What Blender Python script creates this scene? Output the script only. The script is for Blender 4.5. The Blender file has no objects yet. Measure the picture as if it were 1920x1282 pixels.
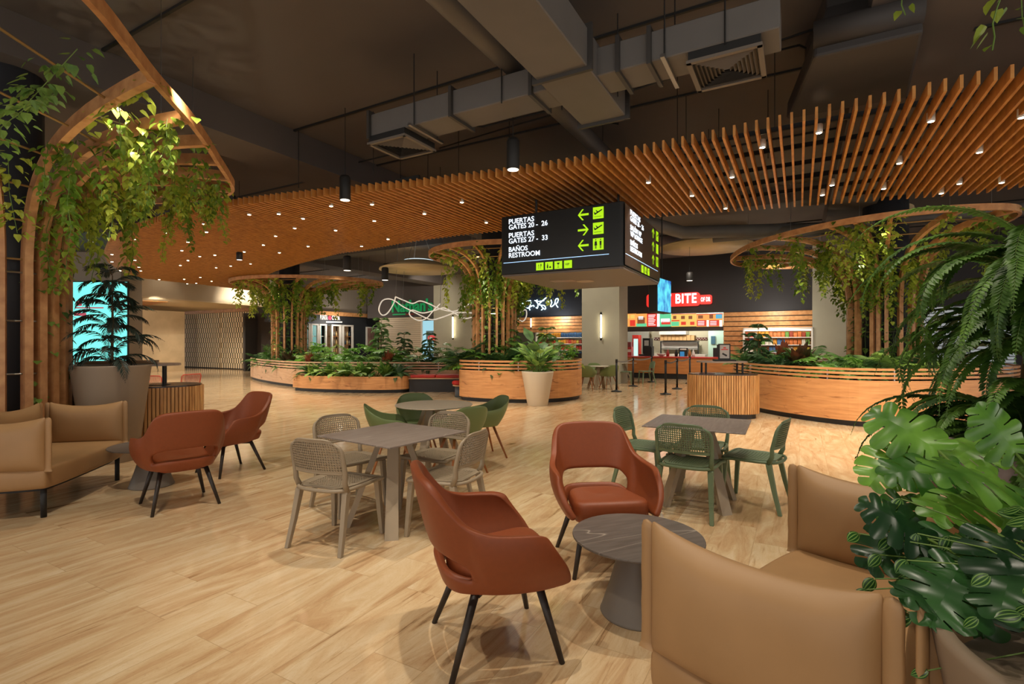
import bpy, math, random
import numpy as np
from mathutils import Vector, Matrix
# ------------------------------------------------------------------ camera, world, exposure, large lights
sc = bpy.context.scene
COL = sc.collection
cam_d = bpy.data.cameras.new('camera'); cam = bpy.data.objects.new('camera', cam_d); COL.objects.link(cam)
cam_d.sensor_width = 36.0; cam_d.lens = 18.0; cam_d.shift_y = 2/1920
cam_d.clip_start = 0.05; cam_d.clip_end = 200
cam.location = (0, 0, 1.5); cam.rotation_euler = (math.pi/2, 0, 0)
sc.camera = cam
sc.view_settings.view_transform = 'Standard'; sc.view_settings.look = 'None'
sc.view_settings.gamma = 1.0; sc.view_settings.use_curve_mapping = False
sc.view_settings.exposure = 0.56
sc.cycles.use_denoising = True
sc.cycles.max_bounces = 6; sc.cycles.diffuse_bounces = 3; sc.cycles.glossy_bounces = 3
sc.cycles.transmission_bounces = 4; sc.cycles.transparent_max_bounces = 4
sc.cycles.sample_clamp_indirect = 4.0; sc.cycles.sample_clamp_direct = 30.0
sc.cycles.caustics_reflective = False; sc.cycles.caustics_refractive = False
world = bpy.data.worlds.new('world'); sc.world = world; world.use_nodes = True
wb = world.node_tree.nodes['Background']; wb.inputs[0].default_value = (1.0, 0.94, 0.87, 1); wb.inputs[1].default_value = 1.3

def R(a): return math.radians(a)
def spot(loc, power, size=70, blend=0.5, col=(1, .86, .70), rad=0.06, target=None):
    l = bpy.data.lights.new('spot_light', 'SPOT'); l.energy = power; l.spot_size = R(size); l.spot_blend = blend
    l.color = col; l.shadow_soft_size = rad
    o = bpy.data.objects.new('spot_light', l); COL.objects.link(o); o.location = loc
    if target is not None:
        o.rotation_euler = (Vector(target) - Vector(loc)).to_track_quat('-Z', 'Y').to_euler()
    return o
def area(loc, rot, sx, sy, power, col):
    l = bpy.data.lights.new('area_light', 'AREA'); l.shape = 'RECTANGLE'; l.size = sx; l.size_y = sy
    l.energy = power; l.color = col
    o = bpy.data.objects.new('area_light', l); COL.objects.link(o); o.location = loc; o.rotation_euler = rot
    return o
WARM = (1.0, 0.88, 0.72)
# bare spots added over the foreground seating, no pendants modelled (those over and behind the camera are outside the picture)
for (x, y, z, pw, sz, tx, ty) in [(-.2, 2.2, 4.2, 150, 75, .2, 2.9), (1.6, 3.1, 4.2, 140, 75, 1.5, 3.6), (-2.6, 3.0, 4.2, 170, 85, -2.6, 3.6),
        (-1.2, 4.4, 4.1, 150, 75, -1.1, 4.7), (1.4, 4.3, 4.1, 110, 70, 1.5, 4.7), (-4.0, 5.2, 4.1, 130, 70, -4.0, 5.3),
        (2.6, 1.2, 4.1, 60, 80, 2.0, 1.9), (-1.5, .8, 4.2, 110, 95, -1.6, 1.6)]:
    spot((x, y, z), pw*.85, sz, .6, WARM, .03, (tx, ty, 0))
for (x, y, z, pw, sz) in [(-3.2, 9.5, 3.9, 150, 110), (-.5, 10.2, 3.9, 150, 110), (2.6, 7.6, 3.9, 110, 110), (5.0, 7.0, 3.9, 130, 110), (-6.8, 12.0, 3.9, 200, 110), (-9.5, 15.5, 3.9, 240, 120),
        (-12.0, 19.5, 3.9, 260, 120), (-4.0, 13.2, 3.9, 170, 110), (-7.5, 8.8, 3.9, 120, 110), (7.2, 6.6, 3.9, 90, 110), (-16, 26, 3.35, 200, 140),
        (3.2, 13.5, 4.7, 170, 110), (5.5, 16.5, 4.7, 240, 120), (9.5, 14.6, 4.9, 200, 120), (2.0, 19.5, 4.7, 280, 120), (-3, 20.5, 4.7, 240, 120), (-7, 25, 4.7, 240, 120), (-6, 18, 4.6, 160, 110),
        (9.0, 17.8, 4.7, 160, 120), (-1.5, 25, 4.7, 160, 120)]:
    spot((x, y, z), pw*1.25, sz, .8, (1, .88, .72), .08, (x, y, 0))  # added spots brightening the middle and far floor, without fixtures
spot((.2, -.4, 3.6), 45, 60, .8, WARM, .05, (1.5, 1.0, .6))  # added fill spot for the corner pot and sofa side, no lamp there
# ------------------------------------------------------------------ frame of the building: A runs away to the right, Bx across
CA, SA = math.cos(R(29.3)), math.sin(R(29.3))
def pq(p, q): return (CA*p + SA*q, -SA*p + CA*q)      # p across, q along A
def topq(x, y): return (CA*x - SA*y, SA*x + CA*y)
def at(px, py, z):                                    # the place at height z seen at a pixel of the photograph
    Y = 960*(z-1.5)/(643-py); return ((px-960)/960*Y, Y)
def xat(px, Y): return (px-960)/960*Y
def zat(py, Y): return 1.5 + (643-py)/960*Y
# ------------------------------------------------------------------ materials
def lin(c):
    if isinstance(c, str):
        c = [int(c[i:i+2], 16)/255 for i in (0, 2, 4)]
    return tuple(((v/12.92) if v <= .04045 else ((v+.055)/1.055)**2.4) for v in c) + (1,)
MATS = {}
def mat(name, c, rough=.5, metal=0, var=0, scale=8, stretch=(1, 1, 1), bump=0, emit=None, es=1, c2=None, sheen=0, spec=.5, rnd=0):
    if name in MATS: return MATS[name]
    m = bpy.data.materials.new(name); m.use_nodes = True; nt = m.node_tree; b = nt.nodes['Principled BSDF']
    b.inputs['Base Color'].default_value = lin(c); b.inputs['Roughness'].default_value = rough
    b.inputs['Metallic'].default_value = metal; b.inputs['Specular IOR Level'].default_value = spec
    if emit is not None:
        b.inputs['Emission Color'].default_value = lin(emit); b.inputs['Emission Strength'].default_value = es
    if var or bump or c2:
        tc = nt.nodes.new('ShaderNodeTexCoord'); mp = nt.nodes.new('ShaderNodeMapping'); mp.inputs['Scale'].default_value = stretch
        nz = nt.nodes.new('ShaderNodeTexNoise'); nz.inputs['Scale'].default_value = scale; nz.inputs['Detail'].default_value = 4
        nt.links.new(tc.outputs['Object'], mp.inputs[0]); nt.links.new(mp.outputs[0], nz.inputs['Vector'])
        rp = nt.nodes.new('ShaderNodeValToRGB'); rp.color_ramp.elements[0].position = .3; rp.color_ramp.elements[1].position = .7
        a = lin(c); b2 = lin(c2) if c2 else tuple(v*(1-var) for v in a[:3]) + (1,)
        rp.color_ramp.elements[0].color = b2; rp.color_ramp.elements[1].color = a
        fac = nz.outputs[0]
        if rnd:
            oi = nt.nodes.new('ShaderNodeObjectInfo'); ad = nt.nodes.new('ShaderNodeMath'); ad.operation = 'MULTIPLY_ADD'
            ad.inputs[1].default_value = rnd; nt.links.new(oi.outputs['Random'], ad.inputs[0]); nt.links.new(nz.outputs[0], ad.inputs[2])
            sb = nt.nodes.new('ShaderNodeMath'); sb.operation = 'SUBTRACT'; sb.inputs[1].default_value = rnd/2
            nt.links.new(ad.outputs[0], sb.inputs[0]); fac = sb.outputs[0]
        nt.links.new(fac, rp.inputs[0])
        if var or c2: nt.links.new(rp.outputs[0], b.inputs['Base Color'])
        if bump:
            bp = nt.nodes.new('ShaderNodeBump'); bp.inputs['Strength'].default_value = bump; bp.inputs['Distance'].default_value = .01
            nt.links.new(nz.outputs[0], bp.inputs['Height']); nt.links.new(bp.outputs[0], b.inputs['Normal'])
    MATS[name] = m; return m
def leafmat(name, c, c2, scale=3, rough=.4, rnd=.5, tr=.25):
    m = mat(name, c, rough, c2=c2, scale=scale, rnd=rnd)
    nt = m.node_tree; b = nt.nodes['Principled BSDF']; out = nt.nodes['Material Output']
    t = nt.nodes.new('ShaderNodeBsdfTranslucent'); mx = nt.nodes.new('ShaderNodeMixShader'); mx.inputs[0].default_value = tr
    src = b.inputs['Base Color'].links[0].from_socket
    nt.links.new(src, t.inputs[0]); nt.links.new(b.outputs[0], mx.inputs[1]); nt.links.new(t.outputs[0], mx.inputs[2])
    nt.links.new(mx.outputs[0], out.inputs[0]); return m
def woodmat(name, c, c2, stretch=(1.2, 1.2, 14), scale=2.2, rough=.45, rnd=.15, knots=False):
    m = mat(name, c, rough, c2=c2, stretch=stretch, scale=scale, rnd=rnd)
    if knots:
        nt = m.node_tree; b = nt.nodes['Principled BSDF']
        src = b.inputs['Base Color'].links[0].from_socket
        tc = [n for n in nt.nodes if n.type == 'TEX_COORD'][0]
        mp = nt.nodes.new('ShaderNodeMapping'); mp.inputs['Scale'].default_value = (1, 1, 4.5)
        nz = nt.nodes.new('ShaderNodeTexNoise'); nz.inputs['Scale'].default_value = 1.9; nz.inputs['Detail'].default_value = 6; nz.inputs['Distortion'].default_value = 1.2
        rp = nt.nodes.new('ShaderNodeValToRGB'); rp.color_ramp.elements[0].position = .62; rp.color_ramp.elements[1].position = .74
        rp.color_ramp.elements[0].color = (1, 1, 1, 1); rp.color_ramp.elements[1].color = (.42, .28, .2, 1)
        mm = nt.nodes.new('ShaderNodeMix'); mm.data_type = 'RGBA'; mm.blend_type = 'MULTIPLY'; mm.inputs[0].default_value = 1
        nt.links.new(tc.outputs['Object'], mp.inputs[0]); nt.links.new(mp.outputs[0], nz.inputs['Vector']); nt.links.new(nz.outputs[0], rp.inputs[0])
        nt.links.new(src, mm.inputs[6]); nt.links.new(rp.outputs[0], mm.inputs[7]); nt.links.new(mm.outputs[2], b.inputs['Base Color'])
    return m
M_RUST = mat('rust_upholstery', '87421F', .5, var=.08, scale=40)
M_TAN = mat('tan_upholstery', 'A58056', .52, var=.10, scale=5, bump=.08)
M_DLEG = mat('dark_wood_legs', '2E251F', .5, var=.3, scale=20, stretch=(4, 4, .6))
M_TAUPE = mat('taupe_plastic', '93846E', .5)
M_GREENP = mat('grey_green_plastic', '66785A', .5)
M_SHELL = mat('green_shell_plastic', '728452', .42)
M_OAKLEG = woodmat('oak_legs', 'A86A3A', '7E4A24', (6, 6, 1))
M_TLEG = mat('taupe_metal', 'A09079', .5)
M_GREYMET = mat('grey_powder_coat', '6E655B', .5)
M_WOOD = woodmat('warm_timber', 'D39D68', 'B07848', (2, 2, 2), 4)
M_SLAT = woodmat('slat_timber', 'D0924C', 'A86C34', (2, 2, 2), 3)
M_PLANTW = woodmat('planter_veneer', 'DFA56C', 'C68A54', (1, 1, 12), 2.0, knots=True)
M_PALEW = woodmat('pale_planter_veneer', 'D9B693', 'C59B77', (1, 1, 12), 2.0, knots=True)
M_CABW = woodmat('ribbed_timber', 'D6A468', 'A87440', (8, 8, 1), 2.5)
M_BLACK = mat('black_matt', '181716', .6)
M_DARK = mat('dark_grey_paint', '3A3634', .7)
M_DUCT = mat('duct_paint', '6A6662', .55, var=.15, scale=2)
M_KICK = mat('dark_plinth', '2A2B2E', .5)
M_DCOL = mat('charcoal_column', '34353A', .6)
M_SOIL = mat('soil', '2A1E14', .95, var=.5, scale=30)
M_STEEL = mat('steel', 'A8A8A8', .3, metal=1)
M_ROD = mat('brass_rod', 'A08050', .4, metal=.3)
M_WHITE = mat('white_paint', 'DCD8D0', .5)
M_CREAM = mat('cream_wall', 'C9B79C', .8, var=.06, scale=2)
M_GREYW = mat('grey_green_wall', 'A5A18E', .8, var=.05, scale=3)
M_DKWALL = mat('charcoal_wall', '302E30', .75)
M_RED = mat('red_vinyl', 'B8281E', .45)
M_GLOWW = mat('lamp_glow', 'FFFFFF', .5, emit='FFF0D0', es=14)
M_TUBE = mat('tube_glow', 'FFFFFF', .5, emit='FFEFC8', es=7)
M_ROPE = mat('white_light_rope', 'E8E0D0', .5, emit='FFF2E0', es=.35)
M_VINE = leafmat('vine_leaf', 'B4C24A', '6A8C2E', 5, .42, .7, .35)
M_VINE2 = leafmat('dark_vine_leaf', '84A84C', '446A32', 5, .42, .7)
M_STEM = mat('green_stem', '5E7A30', .6)
M_BARK = mat('bark_stem', '5A4428', .8)
M_PALM = leafmat('palm_leaf', '6E9850', '35582E', 4, .45, .6)
M_LIME = leafmat('lime_leaf', '98BA5A', '557E32', 4, .45, .6)
M_FERN = leafmat('fern_leaf', '6A9636', '2E5018', 7, .5, .4)
M_MON_SHADE = leafmat('monstera_shaded_leaf', '3C6A34', '1C3C20', 7, .3, .5)  # shade on the lower monstera leaves, put into their colour
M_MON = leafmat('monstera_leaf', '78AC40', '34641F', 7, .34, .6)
M_BRONZE = leafmat('bronze_leaf', '8A4A30', '3E3520', 6, .4, .6)
M_SLATE = None
def stone_mat(name, c, c2):
    m = mat(name, c, .42, c2=c2, scale=5, stretch=(1, 8, 1)); nt = m.node_tree; b = nt.nodes['Principled BSDF']
    src = b.inputs['Base Color'].links[0].from_socket; tc = [n for n in nt.nodes if n.type == 'TEX_COORD'][0]
    mp = nt.nodes.new('ShaderNodeMapping'); mp.inputs['Scale'].default_value = (.45, 4.2, 1); mp.inputs['Rotation'].default_value = (0, 0, .3)
    nz = nt.nodes.new('ShaderNodeTexNoise'); nz.inputs['Scale'].default_value = 1.5; nz.inputs['Detail'].default_value = .6
    s = nt.nodes.new('ShaderNodeMath'); s.operation = 'SUBTRACT'; s.inputs[1].default_value = .5
    ab = nt.nodes.new('ShaderNodeMath'); ab.operation = 'ABSOLUTE'
    rp = nt.nodes.new('ShaderNodeValToRGB'); rp.color_ramp.elements[0].color = (1, 1, 1, 1); rp.color_ramp.elements[1].color = (0, 0, 0, 1)
    rp.color_ramp.elements[0].position = 0; rp.color_ramp.elements[1].position = .0045
    mm = nt.nodes.new('ShaderNodeMix'); mm.data_type = 'RGBA'; mm.inputs[7].default_value = lin('A79C90')
    nt.links.new(tc.outputs['Object'], mp.inputs[0]); nt.links.new(mp.outputs[0], nz.inputs['Vector']); nt.links.new(nz.outputs[0], s.inputs[0])
    nt.links.new(s.outputs[0], ab.inputs[0]); nt.links.new(ab.outputs[0], rp.inputs[0]); nt.links.new(rp.outputs[0], mm.inputs[0])
    nt.links.new(src, mm.inputs[6]); nt.links.new(mm.outputs[2], b.inputs['Base Color']); return m
M_SLATE = stone_mat('slate_top', '6E655F', '5C544E'); M_SLATE2 = stone_mat('slate_square_top', '8C8078', '786C64')
def floor_mat():
    m = bpy.data.materials.new('travertine_planks'); m.use_nodes = True; nt = m.node_tree; N = nt.nodes.new; L = nt.links.new
    b = nt.nodes['Principled BSDF']
    tc = N('ShaderNodeTexCoord'); mp = N('ShaderNodeMapping'); mp.inputs['Rotation'].default_value = (0, 0, R(29.3-90))
    L(tc.outputs['Object'], mp.inputs[0])
    def brick(c1, c2, mo):
        br = N('ShaderNodeTexBrick'); br.offset = .37; br.squash = 1; br.inputs['Color1'].default_value = c1; br.inputs['Color2'].default_value = c2
        br.inputs['Mortar'].default_value = mo; br.inputs['Scale'].default_value = 1; br.inputs['Mortar Size'].default_value = .0016
        br.inputs['Mortar Smooth'].default_value = .3; br.inputs['Brick Width'].default_value = .92; br.inputs['Row Height'].default_value = .30
        br.inputs['Bias'].default_value = 0; L(mp.outputs[0], br.inputs['Vector']); return br
    br = brick((0, 0, 0, 1), (1, 1, 1, 1), (.5, .5, .5, 1))
    # every plank takes its own cut of the stone
    ofs = N('ShaderNodeVectorMath'); ofs.operation = 'SCALE'; ofs.inputs['Scale'].default_value = 1.3
    L(br.outputs['Color'], ofs.inputs[0]); ad = N('ShaderNodeVectorMath'); L(mp.outputs[0], ad.inputs[0]); L(ofs.outputs[0], ad.inputs[1])
    def noise(sx, sy, scale, det, dist=0.3, rough=.6):
        m2 = N('ShaderNodeMapping'); m2.inputs['Scale'].default_value = (sx, sy, 1); L(ad.outputs[0], m2.inputs[0])
        n = N('ShaderNodeTexNoise'); n.inputs['Scale'].default_value = scale; n.inputs['Detail'].default_value = det
        n.inputs['Distortion'].default_value = dist; n.inputs['Roughness'].default_value = rough; L(m2.outputs[0], n.inputs['Vector']); return n
    n1 = noise(.55, 2.8, 1.8, 8, 1.4, .68)
    r1 = N('ShaderNodeValToRGB'); e = r1.color_ramp.elements
    e[0].position = .28; e[0].color = lin('BE9A72'); e[1].position = .72; e[1].color = lin('EAD8B8')
    k = e.new(.42); k.color = lin('D0AE84'); k = e.new(.56); k.color = lin('DEC49C')
    L(n1.outputs[0], r1.inputs[0])
    n2 = noise(.30, 4.2, 1.5, 7, 2.0, .66)
    r2 = N('ShaderNodeValToRGB'); e = r2.color_ramp.elements
    e[0].position = .585; e[0].color = (1, 1, 1, 1); e[1].position = .70; e[1].color = (.36, .29, .24, 1)
    k = e.new(.64); k.color = (.82, .74, .66, 1); L(n2.outputs[0], r2.inputs[0])
    n3 = noise(1.6, 5.0, 12, 8, 2.5, .8)
    r3 = N('ShaderNodeValToRGB'); e = r3.color_ramp.elements
    e[0].position = .30; e[0].color = (.72, .62, .55, 1); e[1].position = .46; e[1].color = (1, 1, 1, 1); L(n3.outputs[0], r3.inputs[0])
    def mul(a, c, f=1):
        x = N('ShaderNodeMix'); x.data_type = 'RGBA'; x.blend_type = 'MULTIPLY'; x.inputs[0].default_value = f; L(a, x.inputs[6]); L(c, x.inputs[7]); return x.outputs[2]
    r4 = N('ShaderNodeValToRGB'); e = r4.color_ramp.elements; e[0].color = (.91, .88, .85, 1); e[1].color = (1.0, 1.0, 1.0, 1); L(br.outputs['Color'], r4.inputs[0])
    c = mul(mul(mul(r1.outputs[0], r2.outputs[0], .9), r3.outputs[0], .8), r4.outputs[0])
    mo = N('ShaderNodeMix'); mo.data_type = 'RGBA'; L(br.outputs['Fac'], mo.inputs[0]); L(c, mo.inputs[6]); mo.inputs[7].default_value = lin('B59870')
    L(mo.outputs[2], b.inputs['Base Color'])
    rr = N('ShaderNodeMapRange'); rr.inputs[3].default_value = .07; rr.inputs[4].default_value = .17; L(n1.outputs[0], rr.inputs[0]); L(rr.outputs[0], b.inputs['Roughness'])
    b.inputs['Specular IOR Level'].default_value = .45
    return m
# ------------------------------------------------------------------ mesh kit
def V(*a): return np.array(a, float)
def nrm(v):
    v = np.asarray(v, float); l = np.linalg.norm(v); return v/l if l > 1e-9 else v
class MB:
    def __init__(s): s.v = []; s.f = []; s.mi = []; s.n = 0; s.cur = 0
    def add(s, vs, fs):
        o = s.n; s.v.extend([tuple(map(float, p)) for p in vs]); s.n += len(vs)
        for f in fs: s.f.append(tuple(i+o for i in f)); s.mi.append(s.cur)
        return s
    def box(s, c, d, rz=0, rx=0, ry=0):
        c = V(*c); x, y, z = [q/2 for q in d]
        P = [(-x, -y, -z), (x, -y, -z), (x, y, -z), (-x, y, -z), (-x, -y, z), (x, -y, z), (x, y, z), (-x, y, z)]
        if rz or rx or ry:
            Mx = np.array(Matrix.Rotation(rz, 3, 'Z') @ Matrix.Rotation(ry, 3, 'Y') @ Matrix.Rotation(rx, 3, 'X')); P = [Mx @ np.array(p) for p in P]
        return s.add([np.array(p)+c for p in P], [(0, 3, 2, 1), (4, 5, 6, 7), (0, 1, 5, 4), (1, 2, 6, 5), (2, 3, 7, 6), (3, 0, 4, 7)])
    def beam(s, a, b, w, h, up=(0, 0, 1)):         # box from a to b, w sideways, h along up
        a, b = V(*a), V(*b); t = nrm(b-a); sd = nrm(np.cross(t, up)); u = np.cross(sd, t)
        P = [p + i*sd*w/2 + j*u*h/2 for p in (a, b) for i, j in ((-1, -1), (1, -1), (1, 1), (-1, 1))]
        return s.add(P, [(0, 1, 2, 3), (7, 6, 5, 4), (0, 4, 5, 1), (1, 5, 6, 2), (2, 6, 7, 3), (3, 7, 4, 0)])
    def tube(s, pts, r, n=8, cap=True, closed=False, sect=None, up=None):
        pts = [V(*p) for p in pts]; m = len(pts); rs = r if isinstance(r, (list, tuple)) else [r]*m
        prev = None; P = []
        for i, p in enumerate(pts):
            if closed: t = nrm(pts[(i+1) % m]-pts[i-1])
            else: t = nrm(pts[min(i+1, m-1)]-pts[max(i-1, 0)])
            if up is not None:
                sd = nrm(np.cross(t, up[i] if isinstance(up, list) else up))
            elif prev is None:
                sd = nrm(np.cross(t, (0, 0, 1) if abs(t[2]) < .95 else (1, 0, 0)))
            else: sd = nrm(prev - t*np.dot(prev, t))
            prev = sd; u = np.cross(sd, t)
            if sect: P += [p + sd*a + u*b for a, b in sect]
            else: P += [p + rs[i]*(sd*math.cos(2*math.pi*k/n)+u*math.sin(2*math.pi*k/n)) for k in range(n)]
        if sect: n = len(sect)
        F = []
        for i in range(m if closed else m-1):
            j = (i+1) % m
            for k in range(n): F.append((i*n+k, j*n+k, j*n+(k+1) % n, i*n+(k+1) % n))
        if cap and not closed: F += [tuple(range(n)), tuple(range((m-1)*n, m*n))[::-1]]
        return s.add(P, F)
    def lathe(s, prof, c=(0, 0, 0), n=32, cap=True):
        P = []; F = []
        for r, z in prof:
            P += [(c[0]+r*math.cos(2*math.pi*k/n), c[1]+r*math.sin(2*math.pi*k/n), c[2]+z) for k in range(n)]
        for i in range(len(prof)-1):
            for k in range(n): F.append((i*n+k, i*n+(k+1) % n, (i+1)*n+(k+1) % n, (i+1)*n+k))
        if not cap: return s.add(P, F)
        if prof[0][0] > 1e-4: F.append(tuple(range(n))[::-1])
        if prof[-1][0] > 1e-4: F.append(tuple(range((len(prof)-1)*n, len(prof)*n)))
        return s.add(P, F)
    def prism(s, poly, z0, z1):
        n = len(poly); P = [(x, y, z0) for x, y in poly]+[(x, y, z1) for x, y in poly]
        return s.add(P, [tuple(range(n))[::-1], tuple(range(n, 2*n))]+[(i, (i+1) % n, n+(i+1) % n, n+i) for i in range(n)])
    def loops(s, rings, cap=True):                 # rings of equal count, lofted
        n = len(rings[0]); P = [p for r in rings for p in r]; F = []
        for i in range(len(rings)-1):
            for k in range(n): F.append((i*n+k, i*n+(k+1) % n, (i+1)*n+(k+1) % n, (i+1)*n+k))
        if cap: F += [tuple(range(n))[::-1], tuple(range((len(rings)-1)*n, len(rings)*n))]
        return s.add(P, F)
    def build(s, name, mats, parent=None, smooth=False, mods=None, loc=None):
        me = bpy.data.meshes.new(name); me.from_pydata(s.v, [], s.f)
        for m in (mats if isinstance(mats, (list, tuple)) else [mats]): me.materials.append(m)
        if any(s.mi): me.polygons.foreach_set('material_index', s.mi)
        if smooth: me.polygons.foreach_set('use_smooth', [True]*len(s.f))
        me.update(); o = bpy.data.objects.new(name, me); COL.objects.link(o)
        if parent is not None: o.parent = parent
        if loc is not None: o.location = loc
        for k, kw in (mods or []):
            md = o.modifiers.new(k.lower(), k)
            for a, b in kw.items(): setattr(md, a, b)
        return o
BEV = lambda w=.004, n=2: ('BEVEL', dict(width=w, segments=n, limit_method='ANGLE'))
SUB = lambda n=2: ('SUBSURF', dict(levels=n, render_levels=n))
SOL = lambda t, off=0: ('SOLIDIFY', dict(thickness=t, offset=off))
def tag(o, label, cat, group=None, kind=None):
    o['label'] = label; o['category'] = cat
    if group: o['group'] = group
    if kind: o['kind'] = kind
    return o
def thing(name, label, cat, loc=(0, 0, 0), rz=0, group=None):
    o = bpy.data.objects.new(name, None); COL.objects.link(o); o.location = loc; o.rotation_euler = (0, 0, rz)
    o.empty_display_size = .1
    return tag(o, label, cat, group)
def struct(o): o['kind'] = 'structure'; return o
def kids(o): return [c for c in bpy.data.objects if c.parent == o]
KIDS = {}
def dup(root, loc, rz=0, label=None, group=None, scale=None):
    if root.name not in KIDS: KIDS[root.name] = [(c, kids(c)) for c in kids(root)]
    r = root.copy(); COL.objects.link(r); r.location = loc; r.rotation_euler = (0, 0, rz)
    if label: r['label'] = label
    if group: r['group'] = group
    if scale is not None: r.scale = (scale,)*3 if not isinstance(scale, tuple) else scale
    for c, gs in KIDS[root.name]:
        k = c.copy(); COL.objects.link(k); k.parent = r
        for g in gs:
            h = g.copy(); COL.objects.link(h); h.parent = k
    return r
def put(root, used, loc, rz, label, group=None, scale=None):     # first use moves the prototype itself
    if not used:
        used.append(1); root.location = loc; root.rotation_euler = (0, 0, rz); root['label'] = label
        if group: root['group'] = group
        if scale is not None: root.scale = (scale,)*3 if not isinstance(scale, tuple) else scale
        return root
    return dup(root, loc, rz, label, group, scale)
def catmull(pts, n=8, closed=True):
    pts = [np.array(p, float) for p in pts]; m = len(pts); out = []
    rng = range(m) if closed else range(m-1)
    for i in rng:
        if closed: a, b, c, d = pts[i-1], pts[i], pts[(i+1) % m], pts[(i+2) % m]
        else: a, b, c, d = pts[max(i-1, 0)], pts[i], pts[i+1], pts[min(i+2, m-1)]
        for k in range(n):
            t = k/n; out.append(.5*((2*b)+(c-a)*t+(2*a-5*b+4*c-d)*t*t+(3*b-a-3*c+d)*t**3))
    if not closed: out.append(pts[-1])
    return out
def interp(tab, s):
    for (s0, p0), (s1, p1) in zip(tab, tab[1:]):
        if s <= s1: t = (s-s0)/(s1-s0); return V(*p0)*(1-t)+V(*p1)*t
    return V(*tab[-1][1])
def face(dx, dy): return math.atan2(dy, dx) - math.pi/2      # local +Y looks along (dx,dy)
def text_mesh(txt, size, m, parent, M, ext=.002, bold=0, name='lettering', align='LEFT', space=1.0, fit=None):
    cu = bpy.data.curves.new('t', 'FONT'); cu.body = txt; cu.size = size; cu.extrude = ext; cu.offset = bold; cu.align_x = align
    cu.space_character = space; cu.resolution_u = 3
    ob = bpy.data.objects.new('t', cu); COL.objects.link(ob)
    dg = bpy.context.evaluated_depsgraph_get(); dg.update(); me = bpy.data.meshes.new_from_object(ob.evaluated_get(dg))
    bpy.data.objects.remove(ob); me.materials.clear(); me.materials.append(m)
    o = bpy.data.objects.new(name, me); COL.objects.link(o); o.parent = parent
    if fit:
        co = np.empty(len(me.vertices)*3); me.vertices.foreach_get('co', co); co = co.reshape(-1, 3); w_ = co[:, 0].max()-co[:, 0].min(); h_ = co[:, 1].max()-co[:, 1].min()
        co[:, 0] = (co[:, 0]-co[:, 0].min())*fit[0]/w_
        if fit[1]: co[:, 1] = (co[:, 1]-co[:, 1].min())*fit[1]/h_
        me.vertices.foreach_set('co', co.ravel())
    o.matrix_local = M; return o
def frame(origin, xdir):           # upright plane: x along xdir (2D), y up
    x = Vector((xdir[0], xdir[1], 0)).normalized(); z = x.cross(Vector((0, 0, 1))); y = Vector((0, 0, 1))
    M = Matrix.Identity(4); M.col[0][:3] = x; M.col[1][:3] = y; M.col[2][:3] = z; M.col[3][:3] = origin; return M
# ------------------------------------------------------------------ floor, slab, beams, walls
m = MB(); m.add([(-60, -4, 0), (45, -4, 0), (45, 60, 0), (-60, 60, 0)], [(0, 1, 2, 3)]); struct(m.build('floor', floor_mat()))
M_SLAB = mat('painted_slab', '5C5552', .8, var=.12, scale=1.0)
m = MB(); P = [pq(-48, -14), pq(22, -14), pq(22, 44), pq(-48, 44)]
m.prism(P, 5.2, 5.35)
struct(m.build('ceiling', M_SLAB))
k = 0
for q in (.6, 3.1, 5.9, 7.9, 10.4, 12.9, 15.4, 17.9, 20.4, 23):                 # slab joints
    m = MB(); a, b = pq(-24, q), pq(12, q); m.beam(a+(5.185,), b+(5.185,), .035, .03); k += 1
    struct(m.build('trim_%d' % k, M_BLACK))
for i, p in enumerate((-16.9, -7.8, 1.55, 10.3)):                                 # downstand beams along A
    m = MB(); w = .95; a, b = pq(p-w/2+(.15 if p == -7.8 else 0), -8), pq(p-w/2+(.15 if p == -7.8 else 0), 34)
    m.beam(a+(4.95,), b+(4.95,), w, .5); k += 1
    struct(m.build('trim_%d' % k, M_SLAB))
for q in (13.9, 24.5):
    m = MB(); a, b = pq(-26, q), pq(14, q); m.beam(a+(5.0,), b+(5.0,), .6, .4); k += 1
    struct(m.build('trim_%d' % k, M_SLAB))
# the shop line W runs across (direction B); u = metres along it towards the right from the counter
W0 = V(6.9, 22.3)
DB = V(CA, -SA); DA = V(SA, CA)
def W(u, d=0): p = W0 + DB*u - DA*d; return (p[0], p[1])       # d = metres in front of the wall
def ratio_u(px, d=0):
    r = (px-960)/960; o = W0 - DA*d
    return (r*o[1]-o[0])/(DB[0]-r*DB[1])
def wallbox(name, u0, u1, z0, z1, d0, d1, m_, parent=None, st=False):
    mb = MB(); mb.prism([W(u0, d0), W(u0, d1), W(u1, d1), W(u1, d0)][::-1], z0, z1)
    o = mb.build(name, m_, parent)
    if st: struct(o)
    return o
U = ratio_u
M_CREAM2 = mat('pale_kitchen', 'D8D6C4', .6)
# fascia band over the shops, in three stretches
wallbox('wall_back_fascia', U(962), U(1092), 2.80, 5.2, -.2, 0, mat('navy_wall', '1E2430', .8), st=True)
wallbox('wall_back_fascia_burger', U(1165), U(1523), 2.78, 5.2, -.2, 0, M_DKWALL, st=True)
wallbox('wall_back_right', U(1600), U(1600)+16, 0, 5.2, -.2, 0, M_DKWALL, st=True)
wallbox('wall_back_sconce', U(815), U(962), 0, 5.2, -.2, .1, M_GREYW, st=True)
wallbox('wall_back_green_sign', U(712)-1, U(815), 3.0, 5.2, -.2, 0, mat('brown_grey_wall', '4A4340', .8), st=True)
wallbox('wall_back_pier', U(1523), U(1600), 0, 5.2, -.2, .3, M_GREYW, st=True)
wallbox('wall_back_far', -40, 20, 0, 5.2, -4.4, -4.2, mat('shop_interior', 'B8AE98', .8), st=True)
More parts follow.
